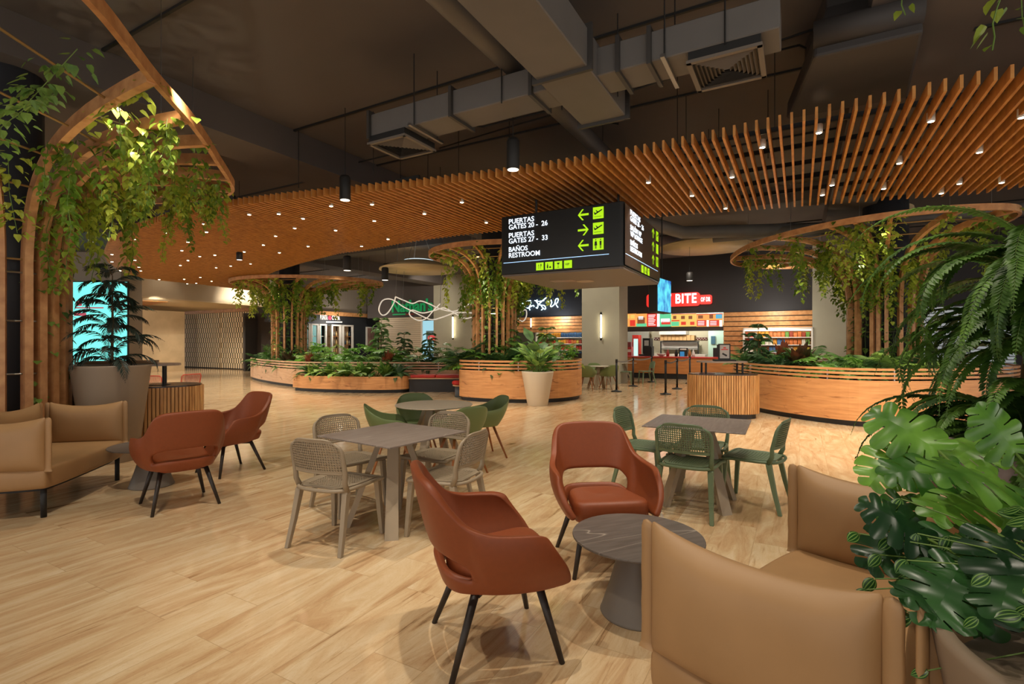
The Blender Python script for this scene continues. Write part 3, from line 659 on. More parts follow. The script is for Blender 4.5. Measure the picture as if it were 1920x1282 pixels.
# ------------------------------------------------------------------ perforated chairs
def superell(u, v, n=4): return u*(1-abs(v)**n*.0)
def perforated(name, mname, label, m_):
    t = thing(name, label, 'chair')
    # backrest: curved panel with real holes
    def bp(u, v):                       # u,v in -1..1
        z = .69+v*.125; r = max(0, v-.25)/.75
        w = .235*(1-.17*r**2.6); x = u*w; y = -.225+.045*(u*u)-.055*(v+1)/2
        z -= .045*abs(u)**5*r
        return (x, y, z)
    def grid_holes(f, nu, nv, hole, border):
        P = []; F = []
        for j in range(nv):
            for i in range(nu):
                off = .5 if (j % 2 and hole == 'dots') else 0
                cs = [(-1+2*(i+a)/nu, -1+2*(j+b)/nv) for a, b in ((0, 0), (1, 0), (1, 1), (0, 1))]
                if border(i, j): k = len(P); P += [f(*c) for c in cs]; F.append((k, k+1, k+2, k+3)); continue
                mid = V(*cs[0])*.5+V(*cs[2])*.5; k = len(P)
                P += [f(*c) for c in cs]
                if hole == 'dots':
                    du, dv = V(*cs[2])-V(*cs[0])
                    P += [f(mid[0]+du*a, mid[1]+dv*b) for a, b in ((0, -.47), (.47, 0), (0, .47), (-.47, 0))]
                    h = k+4
                    F += [(k, k+1, h+1, h), (k+1, k+2, h+2, h+1), (k+2, k+3, h+3, h+2), (k+3, k, h, h+3)]
                else:
                    du, dv = V(*cs[2])-V(*cs[0])
                    P += [f(mid[0]+du*a, mid[1]+dv*b) for a, b in ((-.22, -.36), (.22, -.36), (.22, .36), (-.22, .36))]
                    h = k+4
                    F += [(k, k+1, h+1, h), (k+1, k+2, h+2, h+1), (k+2, k+3, h+3, h+2), (k+3, k, h, h+3)]
        return P, F
    mb = MB(); mb.add(*grid_holes(bp, 24, 13, 'dots', lambda i, j: i < 1 or i > 22 or j < 1 or j > 11))
    mb.build('backrest', m_, t, False, [('WELD', dict(merge_threshold=.0004)), SOL(.010, 0)])
    def sp(u, v):
        w = .225*(1-.04*v*v)*(1-.10*(1-v)/2); y = .02+v*.215; x = u*w
        if v < 0: x *= (1-.25*abs(v)**4)
        return (x, y, .452-.012*(1-u*u)*(1-v*v)-.02*max(0, v-.7)**2*8)
    mb = MB(); mb.add(*grid_holes(sp, 20, 16, 'slot', lambda i, j: i < 2 or i > 17 or j < 2 or j > 13))
    mb.build('seat', m_, t, False, [('WELD', dict(merge_threshold=.0004)), SOL(.010, 0)])
    # frame: rim around seat, uprights carrying the backrest, edge of the backrest
    mb = MB()
    rim = catmull([(-.22, .235), (.22, .235), (.235, .15), (.228, -.1), (.17, -.205), (0, -.235), (-.17, -.205), (-.228, -.1), (-.235, .15)], 4)
    mb.tube([(p[0], p[1], .442) for p in rim], .014, 6, closed=True)
    for s in (-1, 1): mb.tube([(s*.215, -.15, .43), (s*.222, -.182, .50), bp(s*.97, -1), bp(s*.97, -.3), bp(s*.97, .3), bp(s*.97, .75), bp(s*.9, 1)], [.022, .020, .018, .017, .015, .012, .008], 8)
    mb.tube([bp(u/6, 1) for u in range(-5, 6)], .008, 6); mb.tube([bp(u/6, -1) for u in range(-6, 7)], .008, 6)
    mb.build('frame', m_, t, True)
    for sx, sy in ((-1, -1), (1, -1), (-1, 1), (1, 1)):
        mb = MB()
        if sy > 0: mb.loops([[(sx*x, y, z) for x, y in ((a-w, b-w), (a+w, b-w), (a+w, b+w), (a-w, b+w))] for a, b, z, w in ((.205, .20, .45, .015), (.212, .215, .42, .022), (.222, .232, .2, .019), (.235, .245, 0, .0155))])
        else: mb.loops([[(sx*x, y, z) for x, y in ((a-w, b-w), (a+w, b-w), (a+w, b+w), (a-w, b+w))] for a, b, z, w in ((.205, -.14, .45, .016), (.212, -.155, .42, .023), (.225, -.20, .2, .019), (.24, -.25, 0, .0155))])
        mb.build('leg', m_, t, mods=[BEV(.004, 2)])
    return t
pc = perforated('perforated_chair', 'taupe', '', M_TAUPE); u = []; GT = 'taupe perforated chairs'
put(pc, u, (-1.333, 3.90, 0), face(.364, .931), 'taupe perforated plastic chair at the front left corner of the square slate table', GT)
put(pc, u, (-1.495, 4.705, 0), face(.75, -.66), 'taupe perforated plastic chair at the far left side of the middle square table', GT)
put(pc, u, (-.50, 4.09, 0), face(-.92, .39), 'taupe perforated plastic chair between the middle square table and the near rust armchair', GT)
put(pc, u, (-.72, 4.86, 0), face(-.45, -.89), 'taupe perforated plastic chair at the far right side of the middle square table', GT)
gc = perforated('perforated_chair', 'green', '', M_GREENP); u = []; GG = 'grey green perforated chairs'
put(gc, u, (1.574, 4.543, 0), face(.54, .84), 'grey green perforated chair with its back to the camera at the right square table', GG)
put(gc, u, (2.28, 4.78, 0), face(-.78, .63), 'grey green perforated chair on the right side of the right square table', GG)
put(gc, u, (1.99, 5.36, 0), face(-.5, -.86), 'grey green perforated chair on the far side of the right square table', GG)
put(gc, u, (1.36, 5.32, 0), face(.83, -.55), 'grey green perforated chair left of the right square table behind the rust armchair', GG)
# ------------------------------------------------------------------ tables with splayed flat legs
def splay_table(x, y, rz, label, side=.86, rnd=0, top=None, legs=None, bot=.37):
    t = thing('dining_table', label, 'table', (x, y, 0), rz)
    mb = MB()
    if rnd: mb.lathe([(rnd-.01, .735), (rnd, .742), (rnd, .748), (rnd-.002, .75)], n=64); mb.build('table_top', top, t)
    else: mb.box((0, 0, .744), (side, side, .012)); mb.build('table_top', top, t, mods=[BEV(.002, 1)])
    mb = MB(); mb.box((0, 0, .725), (.3, .3, .02), rz=.78); mb.build('mounting_plate', legs, t)
    for k in range(4):
        a = math.pi/4+k*math.pi/2; c_, s_ = math.cos(a), math.sin(a)
        mb = MB(); up = (c_, s_, 0)
        A = V(c_*.10, s_*.10, .72); B = V(c_*bot, s_*bot, 0); sd = V(-s_, c_, 0)
        th = .024; w0, w1 = .042, .052
        r0 = [A-sd*w0-V(c_, s_, 0)*th, A+sd*w0-V(c_, s_, 0)*th, A+sd*w0+V(c_, s_, 0)*th, A-sd*w0+V(c_, s_, 0)*th]
        r1 = [B-sd*w1-V(c_, s_, 0)*th, B+sd*w1-V(c_, s_, 0)*th, B+sd*w1+V(c_, s_, 0)*th, B-sd*w1+V(c_, s_, 0)*th]
        mb.loops([r0, r1]); mb.build('leg', legs, t)
    return t
splay_table(-.986, 4.27, math.atan2(.72, .495), 'square slate topped table in the middle, ringed by four taupe perforated chairs', top=M_SLATE2, legs=M_TLEG)
splay_table(1.76, 4.83, math.atan2(.753, .40), 'square slate topped table at the right, ringed by four grey green perforated chairs', top=M_SLATE2, legs=M_TLEG)
M_PALETOP = stone_mat('pale_stone_top', 'D4C8B4', 'C4B8A4')
splay_table(-.955, 6.28, .5, 'round stone topped table with green shell armchairs behind the middle square table', rnd=.47, top=M_PALETOP, legs=M_TLEG)
# ------------------------------------------------------------------ green shell armchairs
ST = [(0,(0,-.30,.80)),(.16,(.11,-.295,.797)),(.26,(.18,-.275,.78)),(.36,(.235,-.22,.73)),(.48,(.27,-.12,.665)),(.62,(.285,0,.64)),(.78,(.285,.10,.632)),(.9,(.27,.17,.60)),(1,(.24,.215,.50))]
SB = [(0,(0,-.16,.42)),(.16,(.07,-.155,.42)),(.26,(.12,-.14,.42)),(.36,(.16,-.10,.42)),(.48,(.185,-.03,.42)),(.62,(.20,.05,.42)),(.78,(.205,.12,.42)),(.9,(.205,.18,.425)),(1,(.20,.22,.43))]
def shellchair(label, lod=0):
    t = thing('shell_armchair', label, 'chair')
    cols = [i/14 for i in range(-14, 15)]; rows = [0, .12, .3, .5, .7, .88, 1]; P = []; F = []
    for v in rows:
        for s in cols:
            a = abs(s); T = interp(ST, a); B = interp(SB, a); sg = -1 if s < 0 else 1; T[0] *= sg; B[0] *= sg
            p = B*(1-v)+T*v; bl = 4*v*(1-v); p = p + nrm(V(p[0], p[1]-.05, 0))*.03*bl; P.append(p)
    n = len(cols)
    for j in range(len(rows)-1):
        for i in range(n-1): F.append((j*n+i, j*n+i+1, (j+1)*n+i+1, (j+1)*n+i))
    mb = MB(); mb.add(P, F)
    mb.build('shell', M_SHELL, t, True, [SOL(.010, 0), SUB(1)])
    o = catmull([(0,-.16),(.11,-.14),(.17,-.08),(.195,.03),(.205,.15),(.195,.22),(.1,.235),(-.1,.235),(-.195,.22),(-.205,.15),(-.195,.03),(-.17,-.08),(-.11,-.14)], 3)
    def ring(k, z): return [(p[0]*k, .04+(p[1]-.04)*k, z) for p in o]
    mb = MB(); mb.loops([ring(.5, .41), ring(1.0, .415), ring(1.01, .43), ring(.95, .443), ring(.5, .435), ring(.1, .43)]); mb.build('seat', M_SHELL, t, True)
    for sx, sy in ((-1, 1), (1, 1), (-1, -1), (1, -1)):
        mb = MB(); mb.tube([(sx*.12, .03+sy*.10, .415), (sx*.235, .02+sy*.235, 0)], [.018, .011], 10); mb.build('leg', M_OAKLEG, t, True)
    return t
shc = shellchair(''); u = []; GS = 'green shell armchairs'
put(shc, u, (-1.42, 5.98, 0), face(.93, .25), 'green plastic shell armchair on the left of the round table, arms towards it', GS)
put(shc, u, (-1.28, 6.95, 0), face(.35, -.94), 'green plastic shell armchair behind the round table facing the camera', GS)
put(shc, u, (-.60, 5.95, 0), face(-.45, .6), 'green plastic shell armchair in front right of the round table with its back to camera', GS)
put(shc, u, (-.36, 6.80, 0), face(-.85, -.40), 'green plastic shell armchair on the far right of the round table', GS)
# ------------------------------------------------------------------ background dining area beside the grey column
M_PALETAB = mat('pale_table_top', 'B8AE9C', .5)
def small_table(x, y, label, rz=0, sq=0):
    return splay_table(x, y, rz, label, side=.8, rnd=0 if sq else .42, top=M_PALETAB, legs=M_TLEG, bot=.42)
small_table(*at(1125, 686, .75)[:2], 'round pale table among green shell armchairs in front of the grey column', .3)
small_table(*at(1075, 680.5, .75)[:2], 'pale table at the far left of the background dining area beside the white planter')
small_table(*at(1165, 680, .75)[:2], 'pale table just left of the queue posts in front of the burger counter', .5, 1)
small_table(*at(1105, 677.5, .75)[:2], 'pale table farthest back beside the foot of the grey column', .2, 1)
bs = [((1100, 731), (.3, .9), 'green shell armchair in the background seen from behind left of the round pale table'),
      ((1142, 729), (-.35, .9), 'green shell armchair in the background seen from behind right of the round pale table'),
      ((1118, 723), (.2, -1), 'green shell armchair in the background on the far side of the round pale table'),
      ((1052, 714), (.7, -.7), 'green shell armchair in the background nearest the white conical planter')]
for (px_, py_), d, lb in bs: dup(shc, at(px_, py_, 0)+(0,), face(*d), lb, 'green shell armchairs in the background')
bc = [((1213, 718), (-1, -.1), gc, 'pale green chair beside the burger counter queue, farthest right of the background tables'), ((1172, 719), (.9, -.3), gc, 'pale green chair between the queue posts and the square pale table'),
      ((1067, 716), (-.8, -.5), gc, 'green chair in the background between white planter and round pale table'), ((1040, 722), (.95, .2), pc, 'taupe chair just right of the white conical planter in the background'),
      ((1150, 712), (.3, -.9), pc, 'taupe chair in the background in front of the grey column'), ((1089, 706), (.1, -1), pc, 'taupe chair farthest back left of the grey column')]
for (px_, py_), d, pr, lb in bc: dup(pr, at(px_, py_, 0)+(0,), face(*d), lb, 'chairs in the background')
# ------------------------------------------------------------------ queue posts
M_BELT = mat('grey_belt', '77736F', .7)
def stanchion(x, y, label):
    t = thing('queue_post', label, 'post', (x, y, 0))
    mb = MB(); mb.lathe([(.16, 0), (.165, .012), (.155, .022), (.05, .04), (.035, .06)], n=28); mb.build('base', M_BLACK, t, True)
    mb = MB(); mb.tube([(0, 0, .03), (0, 0, .90)], .032, 16); mb.build('pole', M_BLACK, t, True)
    mb = MB(); mb.tube([(0, 0, .90), (0, 0, 1.0)], .038, 16); mb.build('belt_head', M_BLACK, t)
L1 = [(1156, 734), (1187, 724), (1222, 716)]; L2 = [(1248, 739), (1269.5, 729), (1293.5, 719)]
nm1 = ['nearest', 'middle', 'farthest']
for side, L_ in (('left', L1), ('right', L2)):
    pts = [at(a, b, 0) for a, b in L_]
    for i, p_ in enumerate(pts): stanchion(p_[0], p_[1], '%s black queue post in the %s row before the burger counter' % (nm1[i], side))
    for i in range(2):
        a, b = pts[i], pts[i+1]; mb = MB(); P = []; F = []
        for k in range(9):
            t_ = k/8; z = .95-.06*4*t_*(1-t_); x, y = a[0]*(1-t_)+b[0]*t_, a[1]*(1-t_)+b[1]*t_
            P += [(x, y, z-.022), (x, y, z+.022)]
        for k in range(8): F.append((2*k, 2*k+2, 2*k+3, 2*k+1))
        mb.add(P, F)
        tag(mb.build('barrier_belt', M_BELT, mods=[SOL(.003)]), 'grey barrier belt between the %s and next queue posts of the %s row' % (nm1[i], side), 'belt')
# ------------------------------------------------------------------ ribbed counter stations
def capsule(L, Wd, n=10):
    r = Wd/2; h = max(L/2-r, 0)
    return [(h+r*math.cos(a), r*math.sin(a)) for a in np.linspace(-math.pi/2, math.pi/2, n+1)] + [(-h-r*math.cos(a), -r*math.sin(a)) for a in np.linspace(-math.pi/2, math.pi/2, n+1)]
def resample(poly, step):
    out = []; pts = [V(*p[:2]) for p in poly]; pts.append(pts[0]); acc = 0
    for a, b in zip(pts, pts[1:]):
        L_ = np.linalg.norm(b-a)
        if L_ < 1e-6: continue
        while acc < L_: out.append((a+(b-a)*acc/L_, nrm(b-a))); acc += step
        acc -= L_
    return out
def station(x, y, rz, L_, Wd, h, label, shelf_h, sh):
    t = thing('waste_station', label, 'counter', (x, y, 0), rz); c = capsule(L_, Wd)
    sc_ = lambda k: [(a*(1-k/(L_/2)), b*(1-k/(Wd/2))) for a, b in c]
    mb = MB(); mb.prism(sc_(.07), 0, .11); mb.build('plinth', M_KICK, t)
    mb = MB(); mb.prism(sc_(.035), .10, h-.02); mb.build('body', mat('station_body', '8A5A2C', .6), t)
    mb = MB()
    for p_, d_ in resample(sc_(.018), .0465): mb.beam((p_[0], p_[1], .10), (p_[0], p_[1], h-.02), .027, .034, up=(d_[0], d_[1], 0))
    mb.build('rib', M_CABW, t)['kind'] = 'stuff'
    mb = MB(); mb.prism(sc_(.03), h-.02, h); mb.build('worktop', mat('dark_worktop', '3B302C', .25), t)
    for sx in (-1, 1):
        mb = MB(); mb.lathe([(.15, .002), (.16, .008), (.12, .004), (.10, -.002)], (sx*L_*.22, 0, h), n=28); mb.build('waste_ring', M_STEEL, t)
    cx, sx_, sy_ = sh; cc = capsule(sx_, sy_)
    mb = MB(); mb.prism([(a+cx, b) for a, b in cc], shelf_h-.03, shelf_h); sf = mb.build('tray_shelf', mat('shelf_stone', '8C7C70', .4), t)
    for ax in (-1, 1):
        for ay in (-1, 1):
            mb = MB(); mb.tube([(cx+ax*sx_*.36, ay*sy_*.28, h), (cx+ax*sx_*.36, ay*sy_*.28, shelf_h-.02)], .02, 8); mb.build('shelf_leg', M_BLACK, t)
    return t
station(4.30, 10.45, -.12, 1.40, .82, .88, 'ribbed timber waste station with tray shelf in front of the right planter', 1.135, (-.02, .98, .62))
station(-5.64, 7.35, .55, 2.1, .95, .885, 'ribbed timber waste station with tray shelf beside the big taupe pot at left', 1.20, (.0, 1.5, .75))
t = thing('counter_sign', 'small framed sign with red print standing on the right station shelf', 'sign', (4.32, 10.42, 1.135), -.1)
mb = MB(); mb.box((0, 0, .015), (.40, .22, .03)); mb.build('tray', M_BLACK, t)
mb = MB(); mb.box((0, 0, .19), (.235, .03, .32)); mb.build('frame', M_BLACK, t)
mb = MB(); mb.box((0, -.018, .19), (.185, .006, .27)); mb.build('sheet', mat('grey_print', 'A09C98', .5), t)
mb = MB(); mb.box((0, -.023, .27), (.05, .003, .025)); mb.box((0, -.023, .235), (.13, .003, .018)); mb.build('red_print', M_RED, t)
mb = MB(); mb.box((0, -.023, .13), (.10, .003, .035), ry=.5); mb.build('black_print', M_BLACK, t)
t = thing('serving_tray', 'brown folded tray lying on the left station shelf', 'tray', (-5.6, 7.3, 1.205), .5)
mb = MB(); mb.box((0, 0, .012), (.9, .42, .02)); mb.build('tray_base', mat('tray_brown', '8A6A48', .5), t, mods=[BEV(.008, 2)])
mb = MB()
for a, b in (((-.45, -.21), (.45, -.21)), ((-.45, .21), (.45, .21))): mb.beam(a+(.03,), b+(.03,), .02, .02)
mb.build('tray_rim', mat('tray_brown', '8A6A48', .5), t)
# red wire chairs behind the left station
def wire_chair(label):
    t = thing('wire_chair', label, 'chair'); m_ = mat('red_wire', 'C04A38', .4)
    mb = MB(); mb.tube([(-.24, -.2, .44), (-.25, -.26, .74), (-.22, -.27, .78), (.22, -.27, .78), (.25, -.26, .74), (.24, -.2, .44)], .012, 8)
    for i in range(13): x = -.21+.035*i; mb.tube([(x, -.2, .44), (x, -.27, .775)], .005, 5)
    mb.build('wire_back', m_, t, True)
    mb = MB(); mb.tube([(-.24, -.2, .44), (.24, -.2, .44), (.24, .22, .45), (-.24, .22, .45)], .012, 8, closed=True)
    for i in range(13): x = -.21+.035*i; mb.tube([(x, -.2, .44), (x, .22, .45)], .005, 5)
    mb.build('wire_seat', m_, t, True)
    for sx, sy in ((-1, -1), (1, -1), (-1, 1), (1, 1)):
        mb = MB(); mb.tube([(sx*.23, .01+sy*.2, .44), (sx*.25, .01+sy*.25, 0)], .012, 8); mb.build('leg', m_, t, True)
    return t
wc = wire_chair(''); u = []
for (px_, Y_, d, lb) in ((300, 11.5, (.1, 1), 'red wire chair in the middle behind the left waste station'), (256, 11.2, (.3, 1), 'red wire chair behind the left station nearest the palm pot'), (343, 11.9, (-1, .3), 'red wire chair behind the right end of the left station')):
    put(wc, u, (xat(px_, Y_), Y_, 0), face(*d), lb, 'red wire chairs')
# ------------------------------------------------------------------ hanging gate sign
g0, g1, g2 = V(-.18, 8.75), V(1.68, 7.72), V(2.85, 9.9)
d1 = nrm(g1-g0); d2 = nrm(g2-g1); g3 = g0+g2-g1
def zz(y, Y): return zat(y, Y)
Zb, Zt = 2.66, 3.65
cen = (g0+g2)/2
t = thing('gate_sign', 'four sided black illuminated airport gate direction sign hanging under the timber slats', 'sign', (cen[0], cen[1], 0))
lc = lambda p_, z=0: (p_[0]-cen[0], p_[1]-cen[1], z)
ch = .16
n1 = V(d1[1], -d1[0])
poly = [g0, g1-d1*ch*.3, g1+d2*ch*.3, g2, g2+(g3-g2)*.02, g3]
mb = MB(); mb.prism([lc(p_)[:2] for p_ in poly], Zb, Zt); mb.build('housing', mat('sign_black', '0E1214', .35), t, mods=[BEV(.012, 2)])
mb = MB(); mb.prism([lc(cen+(p_-cen)*.985)[:2] for p_ in poly], Zb-.03, Zb); mb.build('underside', mat('sign_bottom', '6E625A', .5), t)
mb = MB(); mb.lathe([(.001, Zb-.04), (.16, Zb-.04), (.16, Zb-.03)], n=24); mb.build('round_cover', mat('sign_cover', 'A89480', .5), t)
mb = MB()
for k in range(6): mb.box((-.45+.02*k, -.10+.035*k, Zb-.034), (.42, .012, .01), rz=-.35)
mb.build('vent_slot', mat('sign_cover', 'A89480', .5), t)
M_LIME_E = mat('sign_lime', '9BD412', .5, emit='A8DC10', es=.62); M_TXT = mat('sign_text', 'E8F4FF', .5, emit='E6F2FF', es=.85)
M_BLUE = mat('sign_blue_line', 'C0E0FF', .5, emit='9CC8F0', es=.75); M_SB = mat('sign_black', '0E1214', .35)
M_SIDEF = mat('sign_side_face', '4A3E38', .25)
def facepanel(origin, d, width, H, scale, rows, icons, mface, arrow_x, icon_x, text_x, tscale, arrows, line_y, low):
    n_ = V(d[1], -d[0]); o3 = V(origin[0]-cen[0], origin[1]-cen[1], 0)
    def F(x, y, off=.004): q = o3 + V(d[0], d[1], 0)*x + V(n_[0], n_[1], 0)*off; return (q[0], q[1], Zb + y)
    def quad(mb, x0, y0, x1, y1, off): mb.add([F(x0, y0, off), F(x1, y0, off), F(x1, y1, off), F(x0, y1, off)], [(0, 1, 2, 3)])
    def polyg(mb, pts, off): mb.add([F(x, y, off) for x, y in pts], [tuple(range(len(pts)))])
    if mface is not None:
        mb = MB(); quad(mb, .03, .03, width-.03, H-.03, .015); mb.build('face_panel', mface, t)
    for txt, y, w_, *xo in rows:
        M = frame(Vector(F(text_x+(xo[0] if xo else 0), y, .018)), (d[0], d[1])); text_mesh(txt, .115, M_TXT, t, M, .002, .0012, fit=(w_, None))
    for (y, kind), ax in zip(arrows, [arrow_x]*3):
        mb = MB(); s = .09*scale; w = .018
        # arrow drawn in unit coordinates, pointing left
        sh = [[(-1, .0), (-.2, .95), (.12, .95), (-.55, .18), (1, .18), (1, -.18), (-.55, -.18), (.12, -.95), (-.2, -.95)]][0]
        if kind == 'R': sh = [(-a, b) for a, b in sh][::-1]
        if kind == 'U': sh = [(b, -a) for a, b in sh]
        polyg(mb, [(ax+a*s, y+b*s) for a, b in sh], .02); mb.build('arrow', M_LIME_E, t)
    for y, kind in icons:
        w = .086*scale
        mb = MB(); quad(mb, icon_x-w, y-.09, icon_x+w, y+.09, .02); mb.build('pictogram_plate', M_LIME_E, t)
        mb = MB(); sx = w/.1
        def q(x0, y0, x1, y1): quad(mb, icon_x+x0*sx, y+y0, icon_x+x1*sx, y+y1, .024)
        def pg(pts): polyg(mb, [(icon_x+a*sx, y+b) for a, b in pts], .024)
        if kind == 'plane':
            pg([(-.075, -.01), (-.06, -.028), (.075, .035), (.078, .048), (.06, .048)]); pg([(-.05, .045), (-.035, .045), (.01, .008), (-.015, .0)]); pg([(-.08, .02), (-.07, .02), (-.05, -.01), (-.075, -.01)]); q(-.075, -.06, .06, -.054)
        elif kind == 'wc':
            for s_ in (-1, 1):
                cx_ = s_*.045; q(cx_-.009, .055, cx_+.009, .075); pg([(cx_-.018, .045), (cx_+.018, .045)]+([(cx_+.026, -.02), (cx_-.026, -.02)] if s_ < 0 else [(cx_+.016, -.02), (cx_-.016, -.02)])[::1]); q(cx_-.014, -.07, cx_-.003, -.02); q(cx_+.003, -.07, cx_+.014, -.02)
        mb.build('pictogram', M_SB, t)
    for (x, kind) in low:
        w = .068*scale; y = .093
        mb = MB(); quad(mb, x-w, y-.062, x+w, y+.062, .02); mb.build('pictogram_plate', M_LIME_E, t)
        if kind == 'VIP':
            text_mesh('VIP', .052, M_SB, t, frame(Vector(F(x-.047*scale, y-.018, .024)), (d[0], d[1])) @ Matrix.Diagonal((scale, 1, 1, 1)), .001, .0004); continue
        mb = MB()
        def q(x0, y0, x1, y1): quad(mb, x+x0*scale, y+y0, x+x1*scale, y+y1, .024)
        if kind == 'fork': q(-.022, -.04, -.016, .04); q(.014, -.04, .02, .04); q(-.028, .01, -.010, .018); q(.014, 0, .03, .04)
        if kind == 'bottle': q(-.035, -.04, -.012, .01); q(-.028, .01, -.018, .04); q(.008, -.038, .038, -.015); q(.016, -.015, .03, -.008)
        if kind == 'glass': polyg(mb, [(x-.03*scale, y+.035), (x+.03*scale, y+.035), (x, y)], .024); q(-.003, -.04, .003, .0); q(-.018, -.042, .018, -.036)
        mb.build('pictogram', M_SB, t)
    mb = MB(); quad(mb, .05, line_y, width-.22*scale, line_y+.010, .02); mb.build('blue_line', M_BLUE, t)
Wd1 = float(np.linalg.norm(g1-g0)); Wd2 = float(np.linalg.norm(g2-g1)); H = Zt-Zb
facepanel(g0, d1, Wd1, H, 1.0, [('PUERTAS', .85, .475), ('GATES 20 -  26', .755, .72), ('PUERTAS', .617, .475), ('GATES 27 -  33', .52, .72), ('BAÑOS', .38, .356), ('RESTROOM', .28, .58)],
          [(.848, 'plane'), (.609, 'plane'), (.367, 'wc')], None, 1.49, 1.736, .155, 1.0, [(.848, 'L'), (.609, 'R'), (.367, 'L')], .193, [(.737, 'fork'), (.901, 'bottle'), (1.066, 'glass'), (1.234, 'VIP')])
facepanel(g1, d2, Wd2, H, 1.0, [('PUERTAS', .85, .61), ('GATES 20 -', .755, .62), ('26', .755, .14, .70), ('SALÓN VIP', .617, .68), ('VIP', .52, .20), ('LOUNGE', .52, .50, .25), ('BAÑOS', .38, .44), ('RESTROOM', .28, .71)],
          [(.848, 'plane'), (.609, 'glass'), (.367, 'wc')], M_SIDEF, 1.87, 2.2, .33, .95, [(.848, 'U'), (.609, 'U'), (.367, 'U')], .193, [(1.08, 'fork'), (1.29, 'bottle'), (1.51, 'glass')])
for p_ in (g0*.8+g2*.2, g0*.2+g2*.8, cen+V(.5, -.5)):
    mb = MB(); mb.tube([lc(p_, Zt), lc(p_, 4.1)], .02, 8); mb.build('hanger', M_BLACK, t)
# double sided screen behind the sign
t = thing('hanging_screen', 'portrait blue advertising screen in a black case hanging behind the gate sign', 'screen', (3.25, 11.0, 0))
s0, s1, s2 = V(xat(1216, 11.0), 11.0), V(xat(1232, 10.75), 10.75), V(xat(1258, 11.5), 11.5)
zb, zt_ = zat(586, 11.1), zat(522, 11.1); o_ = V(3.25, 11.0)
mb = MB(); mb.prism([tuple(s0-o_), tuple(s1-o_), tuple(s2-o_), tuple(s0+s2-s1-o_)], zb, zt_); mb.build('case', M_BLACK, t, mods=[BEV(.01, 1)])
dd = nrm(s2-s1); nn = V(dd[1], -dd[0]); ww = np.linalg.norm(s2-s1)
def SF(x, z, off): q = s1-o_+dd*x+nn*off; return (q[0], q[1], z)
mb = MB(); mb.add([SF(.02, zb+.02, .006), SF(ww-.02, zb+.02, .006), SF(ww-.02, zt_-.02, .006), SF(.02, zt_-.02, .006)], [(0, 1, 2, 3)])
m_ = mat('blue_advert', '1040A0', .4, emit='1C62B8', es=.9, c2='60D8E8', scale=4); nt = m_.node_tree; b_ = nt.nodes['Principled BSDF']; nt.links.new(b_.inputs['Base Color'].links[0].from_socket, b_.inputs['Emission Color'])
mb.build('display', m_, t)
mb = MB(); mb.tube([(0, .1, zt_), (0, .1, 5.2)], .015, 6); mb.build('hanger', M_BLACK, t)
# ------------------------------------------------------------------ leaves
def T_heart():
    v = [(0, 0, 0), (-.34, .02, .05), (-.44, .30, .06), (-.24, .70, .02), (0, 1.05, -.08), (.24, .70, .02), (.44, .30, .06), (.34, .02, .05), (0, .45, -.03)]
    return np.array(v), [(0, 1, 2, 8), (8, 2, 3, 4), (0, 8, 6, 7), (8, 4, 5, 6)]
def T_lance(w=.16):
    v = [(0, 0, 0), (-w*.8, .25, .03), (-w, .55, .02), (0, 1, -.12), (w, .55, .02), (w*.8, .25, .03), (0, .5, -.02)]
    return np.array(v), [(0, 1, 2, 6), (6, 2, 3), (0, 6, 4, 5), (6, 3, 4)]
def T_monstera(cut=True, rows=62):
    P = []; F = []; n = rows; cols = [0, .3, .55, .8, 1.0]
    for sgn in (-1, 1):
        base = len(P)
        for i in range(n+1):
            t = i/n; y0 = .02+.93*t; ph = R(-62 + 118*t); w = (.50*math.sin(math.pi*min(1, (t*.93+.10)))**.62 + .02)*(1 - .15*t)
            lob = (t*6.2) % 1.0
            for c in cols:
                wc = w*c; 
                if cut and c == 1.0: wc *= (1-.16*abs(2*lob-1.2)**2.5)
                x = sgn*wc*math.cos(ph*.75); y = y0 + wc*math.sin(ph)*.72
                z = -.55*x*x - .28*max(0, y-.35)**2 + .05*math.sin(t*19)*c
                P.append((x, y, z))
        m = len(cols)
        for i in range(n):
            lob = ((i+.5)/n*6.2) % 1.0; t = (i+.5)/n
            for c in range(m-1):
                if cut and c >= 1 and (lob < .14) and .1 < t < .93: continue
                a = base+i*m+c; f = (a, a+1, a+m+1, a+m); F.append(f if sgn < 0 else f[::-1])
    return np.array(P), F
HEART = T_heart(); LANCE = T_lance(); BROAD = T_lance(.30); NARROW = T_lance(.07); MONST = T_monstera(); MONSTS = T_monstera(True, 31)
def leaf(mb, T, pos, d, up, size, w=1):
    y = nrm(d); z = np.asarray(up, float); z = nrm(z-y*np.dot(z, y)); x = np.cross(y, z)
    Q = V(*pos) + (T[0][:, :1]*w*size)*x + (T[0][:, 1:2]*size)*y + (T[0][:, 2:]*size)*z
    mb.add(Q, T[1])
def arch(base, az, el, L, droop, n=12):
    """points of a drooping stalk"""
    p = V(*base); pts = [p.copy()]; e = el
    for i in range(n):
        d = V(math.cos(az)*math.cos(e), math.sin(az)*math.cos(e), math.sin(e)); p = p+d*L/n; pts.append(p.copy()); e -= droop/n*(1+.6*i/n)
    return pts
